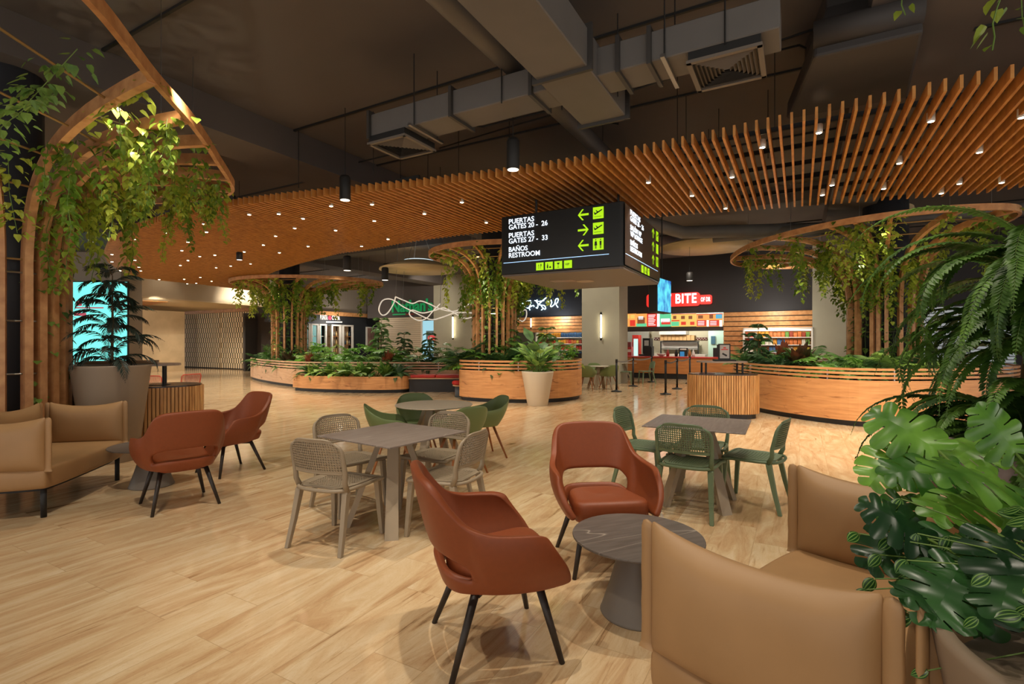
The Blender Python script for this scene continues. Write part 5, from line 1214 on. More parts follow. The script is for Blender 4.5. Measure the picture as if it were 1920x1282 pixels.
# ------------------------------------------------------------------ big fern at the right edge
rg = random.Random(77); t = thing('boston_fern', 'huge drooping green fern filling the right edge of the view', 'plant', (2.62, 2.62, .97))
for grp in range(8):
    mb = MB(); st = MB()
    for i in range(15):
        az = rg.uniform(1.9, 4.9); hi = grp < 5
        p = arch((rg.uniform(-.06, .06)+(.12 if hi else 0), rg.uniform(-.06, .06), rg.uniform(.35, .95) if hi else 0), az, R(rg.uniform(20, 80)), rg.uniform(.7, 1.15) if hi else rg.uniform(.7, 1.0), R(rg.uniform(95, 165)), 18)
        rib_stalk(st, p, .004); frond(mb, p, .075, 46, LANCE, 82, .12, .10, rng=rg, w=1.5)
    mb.build('frond', M_FERN, t)['kind'] = 'stuff'; st.build('stalk', M_STEM, t)['kind'] = 'stuff'
mb = MB(); mb.tube([(0, 0, -.05), (.08, .02, .5), (.12, 0, .95)], [.05, .045, .03], 10); mb.build('trunk', M_BARK, t, True)
# ------------------------------------------------------------------ monstera and striped plant in the near pot
def px3(px_, py_, Y_): return V(xat(px_, Y_), Y_, zat(py_, Y_))
t = thing('monstera', 'glossy split leaf monstera in the pot at the bottom right corner', 'plant', (1.42, 1.03, .72)); o3 = V(1.42, 1.03, .72)
ML = [((1790,1000,1.40),(1845,1180,1.24),.25),((1700,835,1.75),(1628,905,1.70),.20),((1760,845,1.68),(1690,800,1.75),.22),((1800,880,1.6),(1640,880,1.62),.22),((1850,930,1.5),(1730,960,1.42),.22),((1880,900,1.45),(1760,875,1.4),.24),
      ((1905,850,1.6),(1850,775,1.62),.17),((1720,990,1.5),(1600,1070,1.45),.20),((1740,1010,1.4),(1660,960,1.45),.17),((1800,1060,1.3),(1745,1165,1.2),.20),((1870,1000,1.3),(1930,1090,1.2),.22),((1890,960,1.4),(1960,940,1.35),.24),((1690,930,1.62),(1680,990,1.6),.13),((1850,830,1.75),(1800,850,1.7),.2),((1780,1120,1.3),(1700,1110,1.25),.16),((1905,1050,1.25),(1870,1150,1.15),.18)]
st = MB(); rg = random.Random(5)
for a, b, s in ML:
    A, B = px3(*a), px3(*b); d = nrm(B-A); tocam = nrm(V(0, 0, 1.5)-A)
    mb = MB(); leaf(mb, MONST, A-o3, d, tocam*.55+V(0, 0, .8)+V(rg.uniform(-.2, .2), 0, 0), s*1.08, 1.0); mb.build('leaf', M_MON_SHADE if a[1] >= 980 else M_MON, t, True)
    root = V(1.42+rg.uniform(-.08, .08), 1.05+rg.uniform(-.05, .1), .72); mid = (root+A)/2+V(0, 0, .06)
    k = [root*(1-u)**2+2*mid*u*(1-u)+A*u*u for u in np.linspace(0, 1, 7)]; mb2 = MB(); mb2.tube([p-o3 for p in k], [.007, .0065, .006, .0055, .005, .0045, .004], 6); mb2.build('stem', M_STEM, t, True)
def striped_leaf(mb, pos, d, up, s):
    y = nrm(d); z = nrm(np.asarray(up, float)-y*np.dot(up, y)); x = np.cross(y, z); nx, ny = 12, 7; P = []
    for j in range(ny+1):
        v = j/ny
        for i in range(nx+1):
            u = -1+2*i/nx; w = .40*math.sin(math.pi*min(1, v*.96+.02))**.6*(1-.2*v); X = u*w; Yy = v + .06*(1-abs(u)); Z = -.45*X*X-.15*v*v
            P.append(V(*pos)+s*(x*X+y*Yy+z*Z))
    for st_ in (0, 1):
        pass
    o = mb.n; mb.v += [tuple(p) for p in P]; mb.n += len(P)
    for j in range(ny):
        for i in range(nx): a = o+j*(nx+1)+i; mb.f.append((a, a+1, a+nx+2, a+nx+1)); mb.mi.append(1 if (i in (1, 4, 7, 10)) else 0)
M_PEP = leafmat('striped_leaf_dark', '2C5A24', '16361A', 6, .3, .3); M_PEPL = leafmat('striped_leaf_light', '86A858', '5C8838', 6, .35, .3)
t = thing('striped_plant', 'small trailing plant with striped watermelon patterned leaves spilling over the near pot', 'plant', (1.30, 1.10, .75)); o3 = V(1.30, 1.10, .75)
mb = MB(); st = MB()
for i in range(125):
    a = rg.uniform(1.8, 5.6); r_ = rg.uniform(.15, .50); zc = .94-.35*max(0, r_-.28)+rg.uniform(-.10, .16)-(r_ > .43)*.06
    p = V(1.42+r_*math.cos(a), 1.03+r_*math.sin(a), zc); d = V(math.cos(a), math.sin(a), rg.uniform(-.9, .1))
    if p[0] < .95 and p[1] > 1.05: continue
    striped_leaf(mb, p-o3, d, V(rg.uniform(-.4, .4)-.2, -.5+rg.uniform(-.3, .3), 1), rg.uniform(.035, .06))
    if i % 2 == 0: st.tube([V(1.42+.1*math.cos(a), 1.03+.1*math.sin(a), .76)-o3, (p+V(1.42, 1.03, .95))/2-o3, p-o3], .002, 4, cap=False)
for (px_, py_, Y_) in [(1690, 935, 1.5), (1610, 1000, 1.5), (1650, 1040, 1.45), (1640, 1085, 1.42), (1720, 1000, 1.4), (1700, 1050, 1.36), (1745, 1010, 1.4), (1870, 1030, 1.3), (1840, 990, 1.35), (1670, 1010, 1.45), (1625, 1105, 1.4), (1780, 1005, 1.36)]:
    p = px3(px_, py_, Y_); striped_leaf(mb, p-o3, V(-.5+rg.uniform(-.4, .4), -.2, -.7+rg.uniform(-.4, .6)), V(-.2, -1, .6), .045); st.tube([V(0.1, 0, .1), (p-o3)*.6+V(0, 0, .1), p-o3], .002, 4, cap=False)
mb.build('leaf', [M_PEP, M_PEPL], t, True)['kind'] = 'stuff'; st.build('stem', M_STEM, t)['kind'] = 'stuff'
# ------------------------------------------------------------------ burger shop
def wr(px0, px1, py0, py1, d, th, name, m_, parent=None, mb=None):
    u0, u1 = U(px0, d), U(px1, d); Y0 = W((u0+u1)/2, d)[1]; z0, z1 = zat(py1, Y0), zat(py0, Y0)
    b = mb or MB(); b.prism([W(u0, d-th), W(u1, d-th), W(u1, d), W(u0, d)], max(z0, .0), z1)
    return None if mb else b.build(name, m_, parent)
def zt_at(px, py, d): return zat(py, W(U(px, d), d)[1])
def wf(px, py, d):                   # frame on the wall with x along it
    u = U(px, d); x, y = W(u, d); return frame(Vector((x, y, zat(py, y))), (DB[0], DB[1]))
t = thing('service_counter', 'long burger shop counter with timber front, red edge and dark plinth', 'counter', (0, 0, 0))
ua, ub = U(1164, .9), U(1420, .9)
mb = MB(); mb.prism([W(ua, .3), W(ub, .3), W(ub, .9), W(ua, .9)][::1], .22, .88); mb.build('front', mat('counter_timber', 'C07E42', .5, c2='A86A34', scale=2, stretch=(1, 1, 8)), t)
mb = MB(); mb.prism([W(ua, .3), W(ub, .3), W(ub, .86), W(ua, .86)], 0, .22); mb.build('plinth', M_BLACK, t)
mb = MB(); mb.prism([W(ua, .2), W(ub, .2), W(ub, .95), W(ua, .95)], .88, .93); mb.build('top', M_RED, t)
wallbox('wall_back_lintel', U(1165), U(1357), 2.02, 2.24, -.2, .02, M_DARK, st=True)
t = thing('menu_board', 'row of glowing orange and red menu screens above the burger counter', 'menu screen', (0, 0, 0))
def em(n, c, s=1.0): return mat(n, '101010', .5, emit=c, es=s)
mO, mR, mG, mW, mY, mB = em('menu_orange', 'F0A050', .8), em('menu_red', 'D83828', .8), em('menu_green', '60C890', .8), em('menu_white', 'F4F0F0', .9), em('menu_yellow', 'E8C060', .8), em('menu_brown', '8A4A28', .7)
def scr(px0, px1, m_): wr(px0, px1, 588, 612, .12, .1, 'screen', m_, t)
for a, b, m_ in ((1173, 1192, mO), (1192.5, 1212.5, mO), (1213, 1232, mR), (1232, 1237, mW), (1237, 1258, mG), (1258.6, 1305, mY), (1305.6, 1355, mO)): scr(a, b, m_)
def ov(px0, px1, py0, py1, m_, n='graphic'): wr(px0, px1, py0, py1, .128, .012, n, m_, t)
for i in range(7): ov(1215.5, 1229-(i % 3)*1.5, 590+i*3.05, 591.3+i*3.05, mW, 'text_line')
for a, b, c, d, m_ in ((1195, 1209, 595, 607, mB), (1197, 1206, 593, 599, mW), (1193, 1212, 606, 612, mG), (1239, 1256, 597, 604, mW), (1240, 1257, 602, 608, mR), (1174, 1180, 590, 597, mY), (1182, 1190, 590, 597, mY), (1181, 1191, 600, 611, mR), (1258.6, 1305, 588, 589, mR), (1259, 1274, 600, 602, mR), (1259, 1273, 603, 611, mG),
                      (1262, 1268, 592, 598, mB), (1277, 1284, 592, 598, mB), (1291, 1298, 592, 598, mB), (1277, 1286, 603, 609, mR), (1294, 1302, 603, 609, mR), (1306, 1355, 588, 589.5, mR), (1307, 1324, 600, 611, mR), (1325, 1329, 600, 612, mW), (1330, 1348, 600, 611, mR), (1349, 1354, 600, 612, mW), (1309, 1318, 591, 597, mB), (1330, 1337, 589, 597, mB), (1342, 1354, 589, 597, em('menu_blue', '50A8C8', .8))): ov(a, b, c, d, m_)
for x0 in (1308.5, 1331.5):
    for i in range(3): wr(x0, x0+12, 602+3*i, 603.3+3*i, .14, .01, 'text_line', mW, t)
# red sign
t = thing('burger_sign', 'red illuminated rounded sign with white lettering on the dark fascia over the burger counter', 'sign', (0, 0, 0))
def rrect(x0, x1, y0, y1, r, n=5):
    P = []
    for cx_, cy_, a0 in ((x1-r, y0+r, -90), (x1-r, y1-r, 0), (x0+r, y1-r, 90), (x0+r, y0+r, 180)):
        for k in range(n+1): a = R(a0+90*k/n); P.append((cx_+r*math.cos(a), cy_+r*math.sin(a)))
    return P
def wallplate(px0, px1, py0, py1, d, th, m_, name):
    M = wf((px0+px1)/2, (py0+py1)/2, d); Yc = W(U((px0+px1)/2, d), d)[1]; wd = U(px1, d)-U(px0, d); hh = (py1-py0)/960*Yc
    P = rrect(-wd/2, wd/2, -hh/2, hh/2, hh*.22); mb = MB(); n = len(P)
    mb.add([M @ Vector((x, y, z)) for z in (-th, 0) for x, y in P], [tuple(range(n))[::-1], tuple(range(n, 2*n))]+[(i, (i+1) % n, n+(i+1) % n, n+i) for i in range(n)]); return mb.build(name, m_, t), wd, hh
mS = mat('sign_red', 'C02018', .4, emit='E03028', es=.75)
wallplate(1211, 1310.5, 549.5, 574.5, .15, .15, mS, 'main_plate'); wallplate(1310.5, 1334.5, 552.5, 570, .13, .13, mS, 'end_plate')
mT = em('sign_white', 'FFFFFF', 1.3)
Mx = Matrix.Diagonal((.66, 1.0, 1, 1))
text_mesh('BEST BITE', .62, mT, t, wf(1217, 571, .16), .01, .016, space=1.12, fit=(U(1306, .16)-U(1217, .16), .42)); text_mesh('OF DR', .36, mT, t, wf(1314, 565.5, .14), .01, .010, space=1.1, fit=(U(1332, .14)-U(1314, .14), .19))
# kitchen things
def kthing(name, label, cat, parts):
    t = thing(name, label, cat, (0, 0, 0))
    for nm, px0, px1, py0, py1, d, th, m_ in parts: wr(px0, px1, py0, py1, d, th, nm, m_, t)
    return t
mTile = mat('cream_tiles', 'D6D0B4', .4); mSt = mat('brushed_steel', 'B0B0A8', .35, metal=.6); mCard = mat('pizza_cardboard', 'C09A68', .8); mChk = mat('checker_dark', '6A2A20', .5)
wallbox('wall_kitchen_back', U(1216, -3.2), U(1330, -3.2), 0, 3.2, -3.4, -3.2, mTile, st=True)
wallbox('wall_kitchen_left', U(1170, -2.6), U(1216, -2.6), 0, 3.2, -2.8, -2.6, mat('grey_panel', '8E8E84', .6), st=True)
wallbox('wall_kitchen_right', U(1328, -2.2), U(1362, -2.2), 0, 3.2, -2.4, -2.2, mat('mint_wall', 'B8DCCC', .6), st=True)
kthing('soda_fridge', 'red framed glass drinks fridge at the left of the burger kitchen', 'fridge', [('body', 1185.5, 1197, 628, 672, -1.2, .5, M_RED), ('glass_door', 1188, 1196, 635, 670, -.68, .02, em('fridge_glow', 'C8E8E0', .8))])
kthing('soda_machine', 'red soda dispenser with white panel at the far left of the burger counter', 'machine', [('body', 1172, 1184, 650, 668, -.4, .5, M_RED), ('panel', 1173, 1183, 641, 651, -.4, .4, mat('dark_red', '7A1810', .4)), ('logo_band', 1173, 1183, 655, 660, .12, .02, M_WHITE)])
kthing('coffee_machine', 'black coffee machine with steel front behind the burger counter', 'machine', [('body', 1205, 1221, 649, 667, -.6, .5, M_BLACK), ('brewer', 1205, 1219, 634, 650, -.8, .5, M_BLACK), ('display', 1208, 1216, 638, 648, -.28, .02, mSt)])
kthing('till', 'black point of sale till on the left end of the burger counter', 'till', [('base', 1198, 1222, 664, 670, .5, .3, M_BLACK), ('screen', 1207, 1222, 651, 664, .45, .08, M_BLACK)])
kthing('kitchen_hood', 'pale extractor hood with shelves and steel range at the back of the burger kitchen', 'hood', [('canopy', 1236, 1286, 616, 627, -2.4, .8, M_WHITE), ('back_panel', 1239, 1309, 641, 652, -2.9, .2, M_WHITE), ('steel_shelf', 1238, 1310, 653, 655, -2.6, .5, mSt), ('rail', 1238, 1310, 639.5, 641, -2.6, .3, M_BLACK), ('post', 1238, 1240, 641, 665, -2.5, .05, M_BLACK), ('post', 1308, 1310, 641, 665, -2.5, .05, M_BLACK)])
kthing('prep_counter', 'pale prep counter behind the burger counter', 'counter', [('body', 1224, 1322, 664, 690, -1.6, .7, M_WHITE)])
kthing('poster_stand', 'black and blue poster stand on the burger counter', 'sign', [('panel', 1273, 1289, 652, 668, .6, .05, M_BLACK), ('blue_print', 1275, 1283, 659, 668, .62, .01, em('poster_blue', '3890C8', .5)), ('white_print', 1275, 1287, 653.5, 656, .62, .01, M_WHITE)])
kthing('blue_notice', 'small dark blue notice fixed on the mint wall of the burger kitchen', 'notice', [('sheet', 1333, 1341, 630, 645, -2.15, .03, mat('notice_blue', '3A6478', .5))])
kthing('sign_post_box', 'black coffee grinders at the right end of the burger counter', 'machine', [('body', 1337, 1352, 652, 669, .4, .3, M_BLACK), ('hopper', 1344, 1360, 646, 653, .35, .3, M_BLACK)])
kthing('checker_band', 'red and cream checker band on the back wall of the burger kitchen', 'wall tile band', [('band', 1226, 1237, 632.5, 637.5, -3.15, .03, mChk), ('band', 1304, 1326, 632.5, 637.5, -3.15, .03, mChk)] + [('tile', 1226.5+2.6*i, 1227.8+2.6*i, 633.2+1.9*(i % 2), 635+1.9*(i % 2), -3.11, .02, M_WHITE) for i in range(4)] + [('tile', 1305+2.6*i, 1306.3+2.6*i, 633.2+1.9*(i % 2), 635+1.9*(i % 2), -3.11, .02, M_WHITE) for i in range(8)])
for i in range(9):
    x = 1237.5+7.2*i; t = kthing('pizza_box', 'brown cardboard pizza box standing on edge in the row on the kitchen shelf', 'box', [('carton', x, x+6.6, 627.5+(i % 3)*.5, 638, -2.6, .5, mCard)]); t['group'] = 'pizza boxes on the kitchen shelf'
for i, (x, c, lb) in enumerate(((1252, mat('cup_red', 'A83028', .5), 'small red bottle'), (1240, M_WHITE, 'white bowl'), (1268, M_BLACK, 'dark utensil holder'), (1293, mat('sauce_amber', 'A86828', .4), 'amber bottle'), (1300, M_WHITE, 'white bottle'))):
    u_ = U(x, .5); X_, Y_ = W(u_, .5); mb = MB(); mb.lathe([(.06, 0), (.07, .12), (.05, .20), (.025, .24), (.025, .3)] if i != 1 else [(.08, 0), (.2, .10), (.2, .12)], n=14)
    tag(mb.build('bowl' if i == 1 else 'bottle', c, None, True, loc=(X_, Y_, .93)), lb + ' standing on the burger shop counter', 'tableware')
# ------------------------------------------------------------------ shelves of packets
PC = ['C83A2A', 'E8A030', 'E8E0D0', '4A78B0', 'D8C040', '6A9A40', 'A04028', 'D87838']
def packet(k, w, h):
    mb = MB(); mb.loops([[(-w/2, -.03, 0), (w/2, -.03, 0), (w/2, .03, 0), (-w/2, .03, 0)], [(-w/2, -.05, h*.3), (w/2, -.05, h*.3), (w/2, .05, h*.3), (-w/2, .05, h*.3)], [(-w/2, -.04, h*.8), (w/2, -.04, h*.8), (w/2, .04, h*.8), (-w/2, .04, h*.8)], [(-w*.45, -.005, h), (w*.45, -.005, h), (w*.45, .005, h), (-w*.45, .005, h)]])
    return tag(mb.build('snack_packet', mat('packet_%d' % k, PC[k], .4, var=.4, scale=14)), '', 'snack')
PK = [packet(k, .12, .21) for k in range(8)]; PKU = [[] for _ in PK]
def shelfunit(name, label, px0, px1, py0, py1, d, rows, cols_, seed, lb, gp, lamp=True):
    rg = random.Random(seed); t = thing(name, label, 'shelf', (0, 0, 0)); u0, u1 = U(px0, d), U(px1, d); z1 = zat(py0, W((u0+u1)/2, d)[1]); z0 = .25
    def bx(ua_, ub_, za, zb_, d0, d1, nm, m_): mb = MB(); mb.prism([W(ua_, d0), W(ub_, d0), W(ub_, d1), W(ua_, d1)], za, zb_); return mb.build(nm, m_, t)
    bx(u0, u1, z0, z1, d-.50, d-.47, 'back_panel', mat('shelf_back', 'D8CCB4', .5)); bx(u0-.06, u0, 0, z1+.08, d-.5, d, 'side', M_WHITE); bx(u1, u1+.06, 0, z1+.08, d-.5, d, 'side', M_WHITE); bx(u0-.06, u1+.06, z1, z1+.08, d-.5, d, 'top', M_WHITE)
    bx(u0, u1, z1-.04, z1, d-.12, d-.06, 'lamp_strip', mat('shelf_lamp', 'FFFFFF', .5, emit='FFF4E0', es=2))
    for r in range(rows):
        z = z0+(z1-z0)*r/rows; bx(u0, u1, z-.02, z+.01, d-.47, d-.05, 'shelf_board', M_WHITE)
        k = 0; s = u0+.1
        while s < u1-.08:
            if rg.random() < .5: k = rg.randrange(8)
            x, y = W(s, d-.2); o = PK[k]
            if PKU[k]: o = o.copy(); COL.objects.link(o)
            PKU[k].append(1); o.location = (x, y, z+.01); o.rotation_euler = (0, 0, -R(29.3)+rg.uniform(-.1, .1)); o.scale = (1, 1, rg.uniform(.85, 1.15)); o['label'] = lb; o['group'] = gp
            s += cols_
    return t
shelfunit('snack_shelf', 'brightly lit open snack shelves left of the grey column', 1006, 1091, 621, 690, -.1, 6, .135, 3, 'colourful snack packet on the lit shelves left of the grey column', 'packets on the left snack shelves')
shelfunit('snack_shelf', 'brightly lit open chiller shelves right of the burger counter', 1396, 1521, 618, 690, .35, 6, .14, 4, 'small food packet on the lit chiller shelves right of the burger counter', 'packets on the right chiller shelves')
kthing('till_screen', 'dark till screen in front of the left snack shelves', 'till', [('screen', 1064, 1077, 656, 675, .6, .08, M_BLACK), ('stand', 1078, 1090, 662, 682, .5, .08, M_BLACK)])
# ------------------------------------------------------------------ neon lettering
t = thing('neon_sign', 'white blue neon lettering on the navy fascia behind the middle tree', 'sign', (0, 0, 0)); mN = mat('neon_tube', 'FFFFFF', .5, emit='C8F0FF', es=3.0)
def neon(pts):
    P = []
    for x, y in pts:
        px_, py_ = 940+x/8, 520+y/8; u_ = U(px_, .1); X_, Y_ = W(u_, .1); P.append((X_, Y_, zat(py_, Y_)))
    mb = MB(); mb.tube(catmull(P, 4, False), .022, 6); mb.build('neon_tube', mN, t, True)
for st_ in ([(300, 400), (330, 385), (430, 345), (440, 400), (400, 460), (340, 425), (330, 385)], [(290, 430), (320, 420)], [(430, 490), (420, 450), (480, 420), (490, 440)], [(540, 335), (525, 360), (550, 400), (540, 460), (520, 450)], [(680, 300), (640, 330), (565, 405), (640, 420), (665, 460), (645, 475), (600, 430)], [(600, 490), (620, 470)],
            [(745, 335), (755, 380), (735, 430), (760, 435), (800, 395), (815, 330), (850, 320), (845, 370), (820, 400), (850, 450)], [(700, 385), (720, 370), (700, 360)], [(190, 400), (215, 380), (235, 410), (210, 430)], [(500, 345), (560, 360), (640, 345)]): neon(st_)
# ------------------------------------------------------------------ tube wall lamps
def walltube(x, y, z0, z1, label):
    t = thing('wall_tube_lamp', label, 'lamp', (x, y, 0))
    mb = MB(); mb.tube([(0, 0, z0), (0, 0, z1)], .03, 10); mb.build('tube', M_TUBE, t, True)
    for z, s in ((z0, -1), (z1, 1)): mb = MB(); mb.tube([(0, 0, z), (0, 0, z+s*.10)], [.05, .03], 10); mb.build('end_cap', M_BLACK, t); mb = MB(); mb.beam((0, 0, z+s*.05), (.03, .10, z+s*.05), .03, .03); mb.build('bracket', M_BLACK, t)
    mb = MB(); mb.box((-.035, .01, (z0+z1)/2), (.02, .03, z1-z0)); mb.build('spine', M_BLACK, t)
walltube(xat(1127, 18.65), 18.68, zat(633, 18.65), zat(590, 18.65), 'vertical glowing tube lamp on the grey column right of the sign')
x_, y_ = W(U(849, .22), .22); walltube(x_, y_, zat(633, y_), zat(594, y_), 'vertical glowing tube lamp on the grey wall left of the middle tree')
x_, y_ = W(U(995.5, .2), .2); walltube(x_, y_, zat(613, y_), zat(597, y_), 'short glowing tube lamp on the brown boards under the neon sign')
# ------------------------------------------------------------------ green lettered sign, shutters
t = thing('green_shop_sign', 'green script shop sign with green and red underline on the brown grey wall', 'sign', (0, 0, 0)); mGn = mat('sign_green', '0E7A44', .4, emit='108048', es=.35)
text_mesh("Nathan's", 1.02, mGn, t, wf(735, 586, .1), .03, .022, fit=(U(811, .1)-U(735, .1), .72))
wr(736, 760, 588, 590.5, .1, .05, 'green_bar', mGn, t); wr(760, 775, 588, 590, .1, .05, 'red_bar', mat('sign_dull_red', '903020', .5), t)
t = thing('roller_shutter', 'closed cream roller shutter under the green script sign', 'shutter', (0, 0, 0)); mb = MB(); ua, ub = U(712, .0), U(790, .0)
for i in range(26): z = .06+i*.113; mb.prism([W(ua, -.04), W(ub, -.04), W(ub, .0), W(ua, .0)], z, z+.098)
mb.build('slats', mat('cream_shutter', 'C9B89E', .6), t); mb = MB(); mb.prism([W(ua, -.1), W(ub, -.1), W(ub, -.05), W(ua, -.05)], 0, 3.0); mb.build('backing', M_DARK, t)
t = thing('lit_doorway', 'pale blue lit doorway between the cream shutter and the grey lamp wall', 'doorway', (0, 0, 0)); wr(791, 814.5, 601, 690, -.1, .05, 'glow_panel', em('pale_blue_glow', '9CCEDC', .75), t); wr(799, 814, 620, 636, -.04, .03, 'grey_panel', mat('grey_door', '6C8890', .5), t); wr(789, 791.5, 600, 690, .02, .06, 'jamb', M_WHITE, t)
t = thing('red_logo_disc', 'round red and white logo sign on the door in front of the pale blue doorway', 'sign', (0, 0, 0)); M = wf(809, 633.5, .3)
mb = MB(); mb.add([M @ Vector((.26*math.cos(a), .16*math.sin(a), 0)) for a in np.linspace(0, 6.28, 21)[:-1]], [tuple(range(20))]); mb.build('disc', mat('logo_red', 'D04848', .5, emit='D04848', es=.3), t, mods=[SOL(.03)])
mb = MB(); mb.add([M @ Vector((.13*math.cos(a)-.05, .06*math.sin(a), .02)) for a in np.linspace(0, 6.28, 13)[:-1]], [tuple(range(12))]); mb.build('logo_centre', M_WHITE, t, mods=[SOL(.01)])
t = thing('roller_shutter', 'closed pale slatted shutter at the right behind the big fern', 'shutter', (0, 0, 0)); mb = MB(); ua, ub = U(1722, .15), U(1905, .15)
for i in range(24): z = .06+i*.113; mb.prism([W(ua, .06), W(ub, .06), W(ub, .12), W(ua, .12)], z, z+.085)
mb.build('slats', mat('pale_shutter_glow', 'C8CCD0', .5, emit='B8C8D0', es=.18), t); mb = MB(); mb.prism([W(ua, .01), W(ub, .01), W(ub, .05), W(ua, .05)], 0, 2.8); mb.build('backing', M_DARK, t)  # slats glow faintly in place of light falling on them
# ------------------------------------------------------------------ shop along direction A at the left
S0 = V(-11.35, 28.3)
def St(px): r = (px-960)/960; return (r*S0[1]-S0[0])/(DA[0]-r*DA[1])
def S(s, d=0): p = S0+DA*s+DB*d; return (p[0], p[1])
def sbox(s0, s1, z0, z1, d0, d1, name, m_, parent=None, st=False):
    mb = MB(); mb.prism([S(s0, d0), S(s1, d0), S(s1, d1), S(s0, d1)][::-1], z0, z1); o = mb.build(name, m_, parent)
    if st: struct(o)
    return o
def sz(px, py): return zat(py, S(St(px))[1])
sA, sB = St(505), St(722)
sbox(sA, sB+.5, 3.3, 5.2, -.3, 0, 'wall_left_shop_upper', mat('taupe_wall', '7E7468', .8), st=True)
sbox(sA, sB, 0, 3.1, -2.2, -2.0, 'wall_left_shop_back', M_DARK, st=True)
t = thing('timber_portal', 'timber trim framing the dark drinks shop front behind the far tree', 'frame', (0, 0, 0)); sbox(sA, sB, 3.1, 3.32, -.05, .18, 'lintel', M_WOOD, t); sbox(St(711), St(720), 0, 3.1, -.05, .18, 'post', M_WOOD, t)
t = thing('shop_fascia', 'black shop fascia with white brush lettering and a red flower', 'sign', (0, 0, 0)); zf = sz(620, 608)
sbox(sA, St(711), zf, 3.1, -.4, -.02, 'fascia_board', mat('navy_board', '24272C', .6), t); sbox(St(665), St(711), 0, zf, -.4, -.02, 'side_board', mat('navy_board', '24272C', .6), t)
def sf(px, py, d): s = St(px); p = S(s, d); return frame(Vector((p[0], p[1], zat(py, p[1]))), (DA[0], DA[1]))
mSW = mat('sign_soft_white', 'D8D4CC', .5, emit='E8E4DC', es=.45)
text_mesh('PUNTA', .34, mSW, t, sf(600, 599, .01), .01, .006, fit=(St(614)-St(600), .27)); text_mesh('CANA', .34, mSW, t, sf(622, 599.6, .01), .01, .006, fit=(St(637)-St(622), .27))
M = sf(618, 595.8, .02); mb = MB()
for k in range(5): a = k*1.2566; mb.add([M @ Vector((.08*math.cos(a)+.055*math.cos(b), .08*math.sin(a)+.055*math.sin(b), 0)) for b in np.linspace(0, 6.28, 9)[:-1]], [tuple(range(8))])
mb.build('red_flower', mat('flower_red', 'C84058', .5, emit='C84058', es=.4), t)
mb = MB(); mb.add([sf(611, 604.5, .01) @ Vector(p) for p in ((0, 0, 0), (1.2, .03, 0), (1.2, .10, 0), (0, .07, 0))], [(0, 1, 2, 3)]); mb.build('white_underline', mSW, t)
bot = None
for k, (a, b, lb) in enumerate(((566, 582.5, 'leftmost drinks fridge half hidden by the far tree ribs'), (583.5, 598, 'empty pale lit display fridge with glass front'), (599, 613, 'pale teal lit glass fridge door in the middle of the shop front'), (622, 640, 'drinks fridge with dark bottle shelves in the shop front'), (643, 663, 'drinks fridge with amber bottle shelves at the right of the shop front'))):
    t = thing('display_fridge', lb, 'fridge', (0, 0, 0)); s0_, s1_ = St(a), St(b); zt2 = zf-.08; glow = k in (1, 2)
    sbox(s0_, s1_, .1, zt2, -.5, -.45, 'back_panel', em('fridge_teal_glow', '7CB0A8', .6) if glow else mat('fridge_back_glow', '4A3C2C' if k != 4 else '8A6A3A', .5, emit='806040', es=.25), t)  # panels glow themselves, standing in for light inside the fridges
    for nm, q0, q1 in (('door_frame', s0_, s0_+.10), ('door_frame', s1_-.10, s1_)): sbox(q0, q1, 0, zt2+.05, -.1, 0, nm, M_WHITE, t)
    sbox(s0_, s1_, zt2, zt2+.08, -.5, 0, 'header', M_WHITE, t)
    for r in range(5):
        z = .4+.5*r
        if z > zt2-.2: break
        sbox(s0_+.1, s1_-.1, z-.03, z, -.44, -.12, 'shelf_board', M_WHITE if glow else M_OAKLEG, t)
        if not glow:
            q = s0_+.2
            while q < s1_-.15:
                if bot is None:
                    mb = MB(); mb.lathe([(.045, 0), (.048, .17), (.018, .24), (.018, .30)], n=8); bot = tag(mb.build('bottle', mat('bottle_mix', 'C8A870', .3, c2='2A4A60', scale=.01, rnd=1.0), None, True), '', 'bottle'); o = bot
                else: o = bot.copy(); COL.objects.link(o)
                p = S(q, -.2); o.location = (p[0], p[1], z); o['label'] = 'bottle standing on a shelf of the drinks fridges behind the far tree'; o['group'] = 'bottles in the drinks fridges'; q += .16 if r else .2
t = thing('framed_poster', 'pale framed poster on the dark board right of the drinks fridges', 'poster', (0, 0, 0)); sbox(St(686), St(707), sz(696, 658), sz(696, 613), -.02, .05, 'frame', M_WHITE, t); sbox(St(688), St(705), sz(696, 656), sz(696, 615), .05, .06, 'print', mat('poster_print', 'A08070', .5, c2='6A4A44', scale=2), t)
# ------------------------------------------------------------------ looping light rope
t = thing('light_rope', 'white looping flexible light rope hanging before the green shop sign', 'light', (0, 0, 0))
def rope(pts, Yb, sc_=6.41, o=(680, 440)):
    P = []
    for k, (x, y) in enumerate(pts): Y_ = Yb+.5*math.sin(k*1.1); px_, py_ = o[0]+x/sc_, o[1]+y/sc_; P.append((xat(px_, Y_), Y_, zat(py_, Y_)))
    mb = MB(); mb.tube(catmull(P, 6, False), .020, 6); mb.build('rope', M_ROPE, t, True); return P
a_ = rope([(395, 745), (370, 830), (300, 940), (235, 965), (195, 900), (230, 800), (300, 770), (380, 790), (480, 860), (600, 920), (740, 990), (840, 1020), (960, 990), (1130, 935), (1330, 940)], 16.8)
b_ = rope([(395, 745), (500, 790), (600, 825), (690, 795), (800, 830), (930, 890), (1080, 920), (1180, 890), (1290, 830), (1400, 860)], 17.0)
c_ = rope([(930, 830), (850, 910), (770, 1000), (680, 1030), (590, 990), (560, 940), (600, 905), (720, 940), (860, 910), (980, 880), (1100, 940), (1230, 1005), (1330, 990), (1500, 1010)], 17.2)
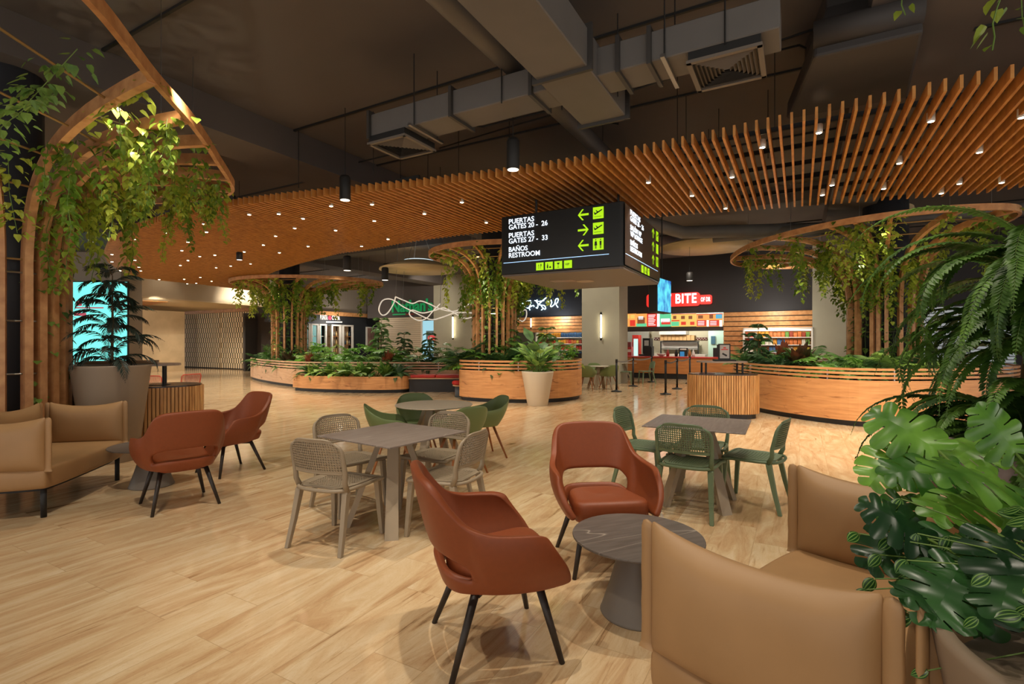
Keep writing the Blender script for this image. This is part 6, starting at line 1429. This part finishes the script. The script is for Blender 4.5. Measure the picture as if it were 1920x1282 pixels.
rope([(180, 520), (230, 555), (320, 500), (370, 490), (378, 570), (345, 640), (300, 655), (230, 600), (180, 520)], 17.4, 8, (940, 520))
for p in (a_[0], a_[8], b_[5], c_[0], b_[8]): mb = MB(); mb.tube([p, (p[0]+.1, p[1], 5.2)], .005, 4); mb.build('wire', M_STEEL, t)
for (x, y, z, pw) in [(-6.2, 18.4, 4.5, 180), (-3.6, 17.6, 4.5, 150), (-9.6, 21.2, 3.7, 110), (-5.0, 15.9, 3.9, 90), (.3, 13.3, 3.75, 90), (-.9, 13.3, 3.75, 70), (1.4, 14.0, 3.75, 70), (6.3, 11.2, 3.8, 110), (7.2, 10.0, 3.8, 90), (6.6, 12.8, 3.8, 90), (4.2, 12.35, 3.9, 60), (.62, 11.9, 3.9, 60)]:
    spot((x, y, z), pw, 80, .9, (1, .9, .72), .05, (x, y, 0))  # added spots brightening the planter plants from above, without fixtures
# ------------------------------------------------------------------ light of the shops, added washes on walls and planters, tree uplights
def point(loc, pw, col=(1, .93, .82), r=.15):
    l = bpy.data.lights.new('point_light', 'POINT'); l.energy = pw; l.color = col; l.shadow_soft_size = r; o = bpy.data.objects.new('point_light', l); COL.objects.link(o); o.location = loc
for px_, d, z, pw in ((1200, -1.0, 2.6, 60), (1290, -1.2, 2.7, 120), (1345, -1.0, 2.6, 30), (1045, .6, 2.5, 40), (1455, 1.0, 2.5, 40)): x_, y_ = W(U(px_, d), d); point((x_, y_, z), pw)
x_, y_ = S(St(620), .8); point((x_, y_, 2.6), 50)
for (x, y, z, tx, ty, tz, pw) in [(-11.5, 24.5, 4.4, -17.2, 29.8, 1.6, 800), (-15.5, 22, 3.3, -19, 29, 1.6, 200), (-4, 24, 4.6, -5, 29, 3, 260), (1.0, 16, 4.6, 3.4, 19.3, 2.5, 200), (7.5, 15.6, 4.6, 11.8, 19.5, 3, 200), (-7, 26, 4.6, -9, 31, 4, 160), (5.5, 17.5, 4.7, 8.5, 21.3, 1.2, 220), (-5.8, 12.5, 3.8, -7.0, 17.2, .5, 150), (-9, 15, 3.8, -9.6, 19.6, .6, 150), (-1.5, 9.8, 3.8, -.3, 12.9, .5, 160), (5.2, 6.6, 3.85, 6.8, 9.4, .5, 190), (3.4, 7.4, 3.85, 4.3, 10.1, .4, 110), (-3.2, 5.0, 4.1, -5.0, 7.0, .6, 90)]:
    spot((x, y, z), pw*1.25, 75, .9, (1, .88, .72), .1, (tx, ty, tz))  # added spots lifting back walls, lattice and planters, no lamps modelled
for (x, y, z, tx, ty, tz, pw) in [(-.5, 13.2, 1.3, -.6, 14, 4, 45), (1.0, 13.6, 1.3, 1.5, 14.2, 4, 40), (-1.3, 13.6, 1.3, -1.6, 14.0, 4, 40), (-9.4, 20.3, 1.1, -9.8, 20.4, 4, 60), (-7.3, 19.6, 1.1, -6.8, 20.2, 4, 60), (7.2, 11.6, 1.3, 6.9, 11.8, 4, 50), (8.0, 10.4, 1.3, 8.2, 10.4, 4, 50), (7.6, 13.5, 1.3, 7.2, 14, 4, 50), (-4.6, 6.6, 1.6, -4.6, 6.7, 4, 30), (-4.4, 5.4, 1.6, -4.3, 5.4, 4, 40)]:
    spot((x, y, z), pw*.8, 62, .8, (1, .88, .60), .05, (tx, ty, tz))
